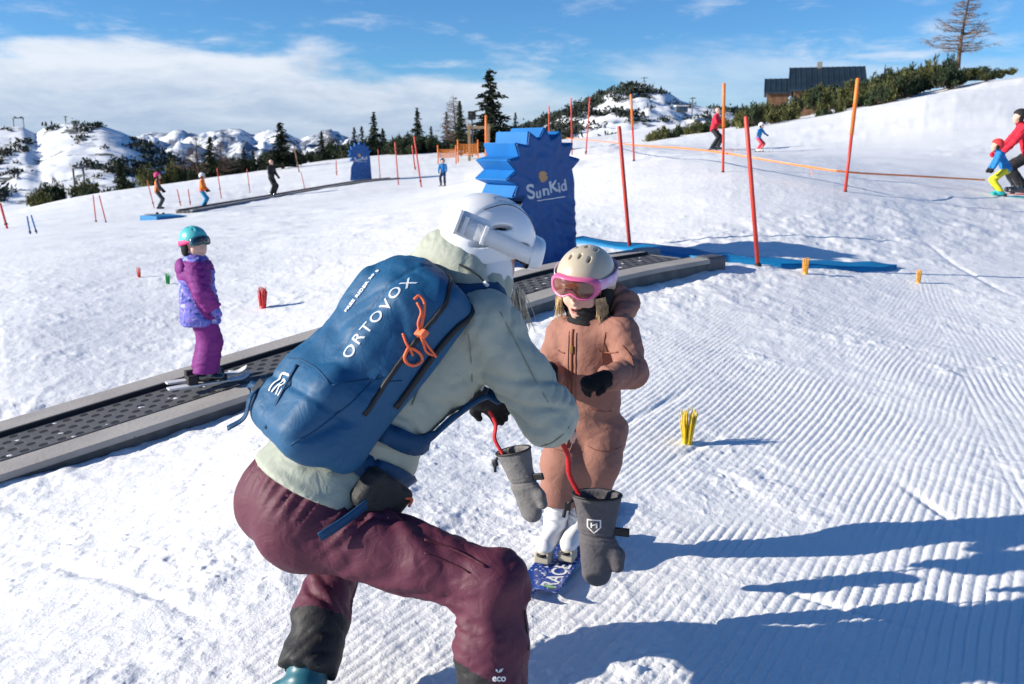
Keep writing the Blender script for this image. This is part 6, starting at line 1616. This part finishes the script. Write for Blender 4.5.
    for sd in (.012, .044):
        zz = [p for p in (zipcast(t, sd) for t in np.linspace(-.08, .35, 28)) if p is not None]; MB().tube(zz, .0018, 5).build('storm_flap', M_suit, root, smooth=True)
    zp = zipcast(.30, .028)
    if zp is not None: MB().box(zp+F*.006-U0*.012, .006, .003, .014, X=R, Y=F, Z=U0).build('zip_puller', mat('brass', (.45,.26,.08), .4, metal=.8), root, bevel=.002)
    def seam(pix, nm='seam', r=.0017, m=None):
        P_ = []
        for u, v in pix:
            o = np.array([0,0,CAMZ]); h = bv.ray_cast(Vector(o), Vector(nrm(W(u, v, 1.0)-o)), 6)
            if h[0] is not None: P_.append(np.array(h[0])+np.array(h[1])*.0012)
        if len(P_) > 2: MB().tube(spline(P_, 4), r, 5).build(nm, m or M_suitd, root, smooth=True)
    seam([(606,332),(604,342),(602,354),(603,364)]); seam([(598,350),(604,352),(612,353),(618,352)], 'pocket_welt', .0026); seam([(558,350),(561,352),(565,353)], 'pocket_welt', .0026)
    seam([(590,408),(600,411),(612,411),(622,408)]); seam([(588,446),(596,450),(606,451),(616,449),(622,446)]); seam([(550,447),(558,450),(566,451),(574,449)]); seam([(622,345),(628,352),(632,360),(634,368)])
    # hood folded behind the head
    hc = J['nek']-F*.085+T*.035-R*.02; hood = lambda P: smax(smin(ell(P, hc, (.135,.060,.085), (R, F, T)), rc(P, hc-R*.10+F*.02, hc-R*.115+F*.10-T*.03, .042, .03), .04), -ell(P, J['hed'], (.108,.118,.12), (R, F, U0)), .015)
    sdf_obj('hood', hood, hc-.25, hc+.25, .0055, M_suit, root, 2, lambda V, N: folds(V, hc-R*.1, hc+R*.1, .06, .006, 4.4))
    # gloves
    for q, th in (('L',1),('R',-1)):
        w = J['wri'+q]; d = hand[q]; fl = lambda P: smin(hand_fn(P, w+d*.004, d, palm[q], .66, 1.25, 1.38, th), rc(P, w-d*.03, w+d*.02, .034, .029), .015)
        sdf_obj('glove', fl, w-.15, w+.15, .0038, M_kglove, root, 1, lambda V, N: .0012*perlin(V[:,0]*180, V[:,1]*180, V[:,2]*180))
    # neck warmer
    sdf_obj('neck_warmer', lambda P: smax(rc(P, J['nek']-T*.01, J['nek']+T*.045+F*.016, .074, .064), -rc(P, J['nek'], J['nek']+T*.12+F*.02, .048, .046), .006), J['nek']-.15, J['nek']+.15, .005, M_blackfab, root, 2, lambda V, N: folds(V, J['nek'], J['nek']+T*.1, .02, .003, 1.0))
    # helmet and goggles
    hm = helmet_obj(root, J['hed'], J['HF'], J['HU'], hs*1.13, M_cream, .0034, goggle=None, foamm=M_blackfab, vents=3)
    goggles_obj(hm, J['hed']+HU*.026, HF, HU, hs*1.17, M_gpink, M_gstrap, mat('amber_goggle_lens', (.16,.045,.022), .10, spec=.8, coat=.6), .004, lift=R_(3), out=-.004)
    # hair: many thin strands at both sides of the face
    R9 = random.Random(4)
    for sg, n in ((-1, 380), (1, 90)):
        hr = MB()
        for i in range(n):
            a = R9.random(); st_ = g(sg*(.074+.030*a), .058-.03*a, -.015-.02*R9.random()); e = g(sg*(.076+.034*R9.random()), .060-.05*a+R9.gauss(0,.012), -.10-(.085 if sg < 0 else .05)*R9.random()); k = (st_+e)/2+HR*sg*R9.uniform(.0, .022)+HF*R9.uniform(-.01, .012)
            hr.tube(bez(st_, k, e, 7), list(np.linspace(.0013, .0006, 7)), 4, cap=False)
        hr.build('hair', M_hair, root, smooth=True)
    # boots
    sd = nrm(V3(-.36, -.93, 0)); F2 = {'L': sd, 'R': sd}; floor = {q: gz(J['ank'+q][0], J['ank'+q][1]) for q in 'LR'}
    for q in 'LR': J['sole'+q] = J['ank'+q][2]-.082
    boots(root, J, sd, .80, M_wboot, .005, shaft=.20, F2=F2)
    for q in 'LR':
        a = J['ank'+q]; kn = nrm(J['kne'+q]-a)
        for z in (.03, .085): MB().tube([a+kn*z*1.0+sd*.046*math.cos(t)+np.cross(sd, U0)*.046*math.sin(t) for t in np.linspace(-1.9, 1.9, 15)], .004, 5, flat=(kn, 1.8)).build('boot_buckle', M_wstrap, root, smooth=True)
    # skis
    M_ski = bpy.data.materials.new('blue_ski_print'); M_ski.use_nodes = True; nt = M_ski.node_tree; p = nt.nodes['Principled BSDF']; p.inputs['Roughness'].default_value = .3; p.inputs['Coat Weight'].default_value = .4
    tc = nt.nodes.new('ShaderNodeTexCoord'); nz = nt.nodes.new('ShaderNodeTexNoise'); nz.inputs['Scale'].default_value = 75; nz.inputs['Detail'].default_value = 5; rp_ = nt.nodes.new('ShaderNodeValToRGB'); e = rp_.color_ramp.elements
    e[0].position = .57; e[0].color = (.012,.05,.30,1); e[1].position = .64; e[1].color = (.70,.74,.82,1); nt.links.new(tc.outputs['Object'], nz.inputs['Vector']); nt.links.new(nz.outputs['Fac'], rp_.inputs[0]); nt.links.new(rp_.outputs[0], p.inputs['Base Color'])
    for q, lb in (('R','blue speckled child ski with white lettering, on the left in the picture'),('L','blue speckled child ski behind the mitten, its lettering on the right')):
        a = J['ank'+q].copy(); a[2] = J['sole'+q]-.046; r, b = ski(a, sd, .95, .078, M_ski, lb, bind=None, tip=.09, front=.43, up=V3(0,0,1))
        lat = nrm(np.cross(sd, U0))
        MB().box(a+sd*.125+U0*.046, .030, .030, .020, X=sd, Y=lat, Z=U0).build('toe_binding', M_sand, r, bevel=.008)
        MB().tube([a+sd*.145+U0*.060+lat*.016*math.cos(t)+sd*.014*math.sin(t) for t in np.linspace(0, 2*PI, 15)], .006, 6).build('toe_ring', M_zip, r, smooth=True)
        MB().box(a-sd*.13+U0*.045, .035, .03, .034, X=sd, Y=lat, Z=U0).build('heel_binding', M_zip, r, bevel=.006)
        if q == 'L': lettering('RACE', .078, a+sd*.245+U0*.06, nrm(-sd*1.0) if False else nrm(sd*-1), nrm(np.cross(U0, -sd)), [b], M_white, r, off=.0012, bold=.0012, far=.3)
        tipc = a+sd*.345+U0*.07; lettering('', .03, tipc, nrm(-sd), nrm(np.cross(U0, -sd)), [b], mat('green_print', (.12,.50,.06), .5), r, name='tip_emblem', off=.0012, far=.3, shapes=[[(.024*math.cos(t), .024*math.sin(t)) for t in np.linspace(0, 2*PI, 20, endpoint=False)]])
    print('girl ground', gz(J['ankR'][0], J['ankR'][1]), 'sole', J['soleR'])
    return root
M_sand = mat('sand_binding_plastic', (.42,.38,.30), .5)
girl()
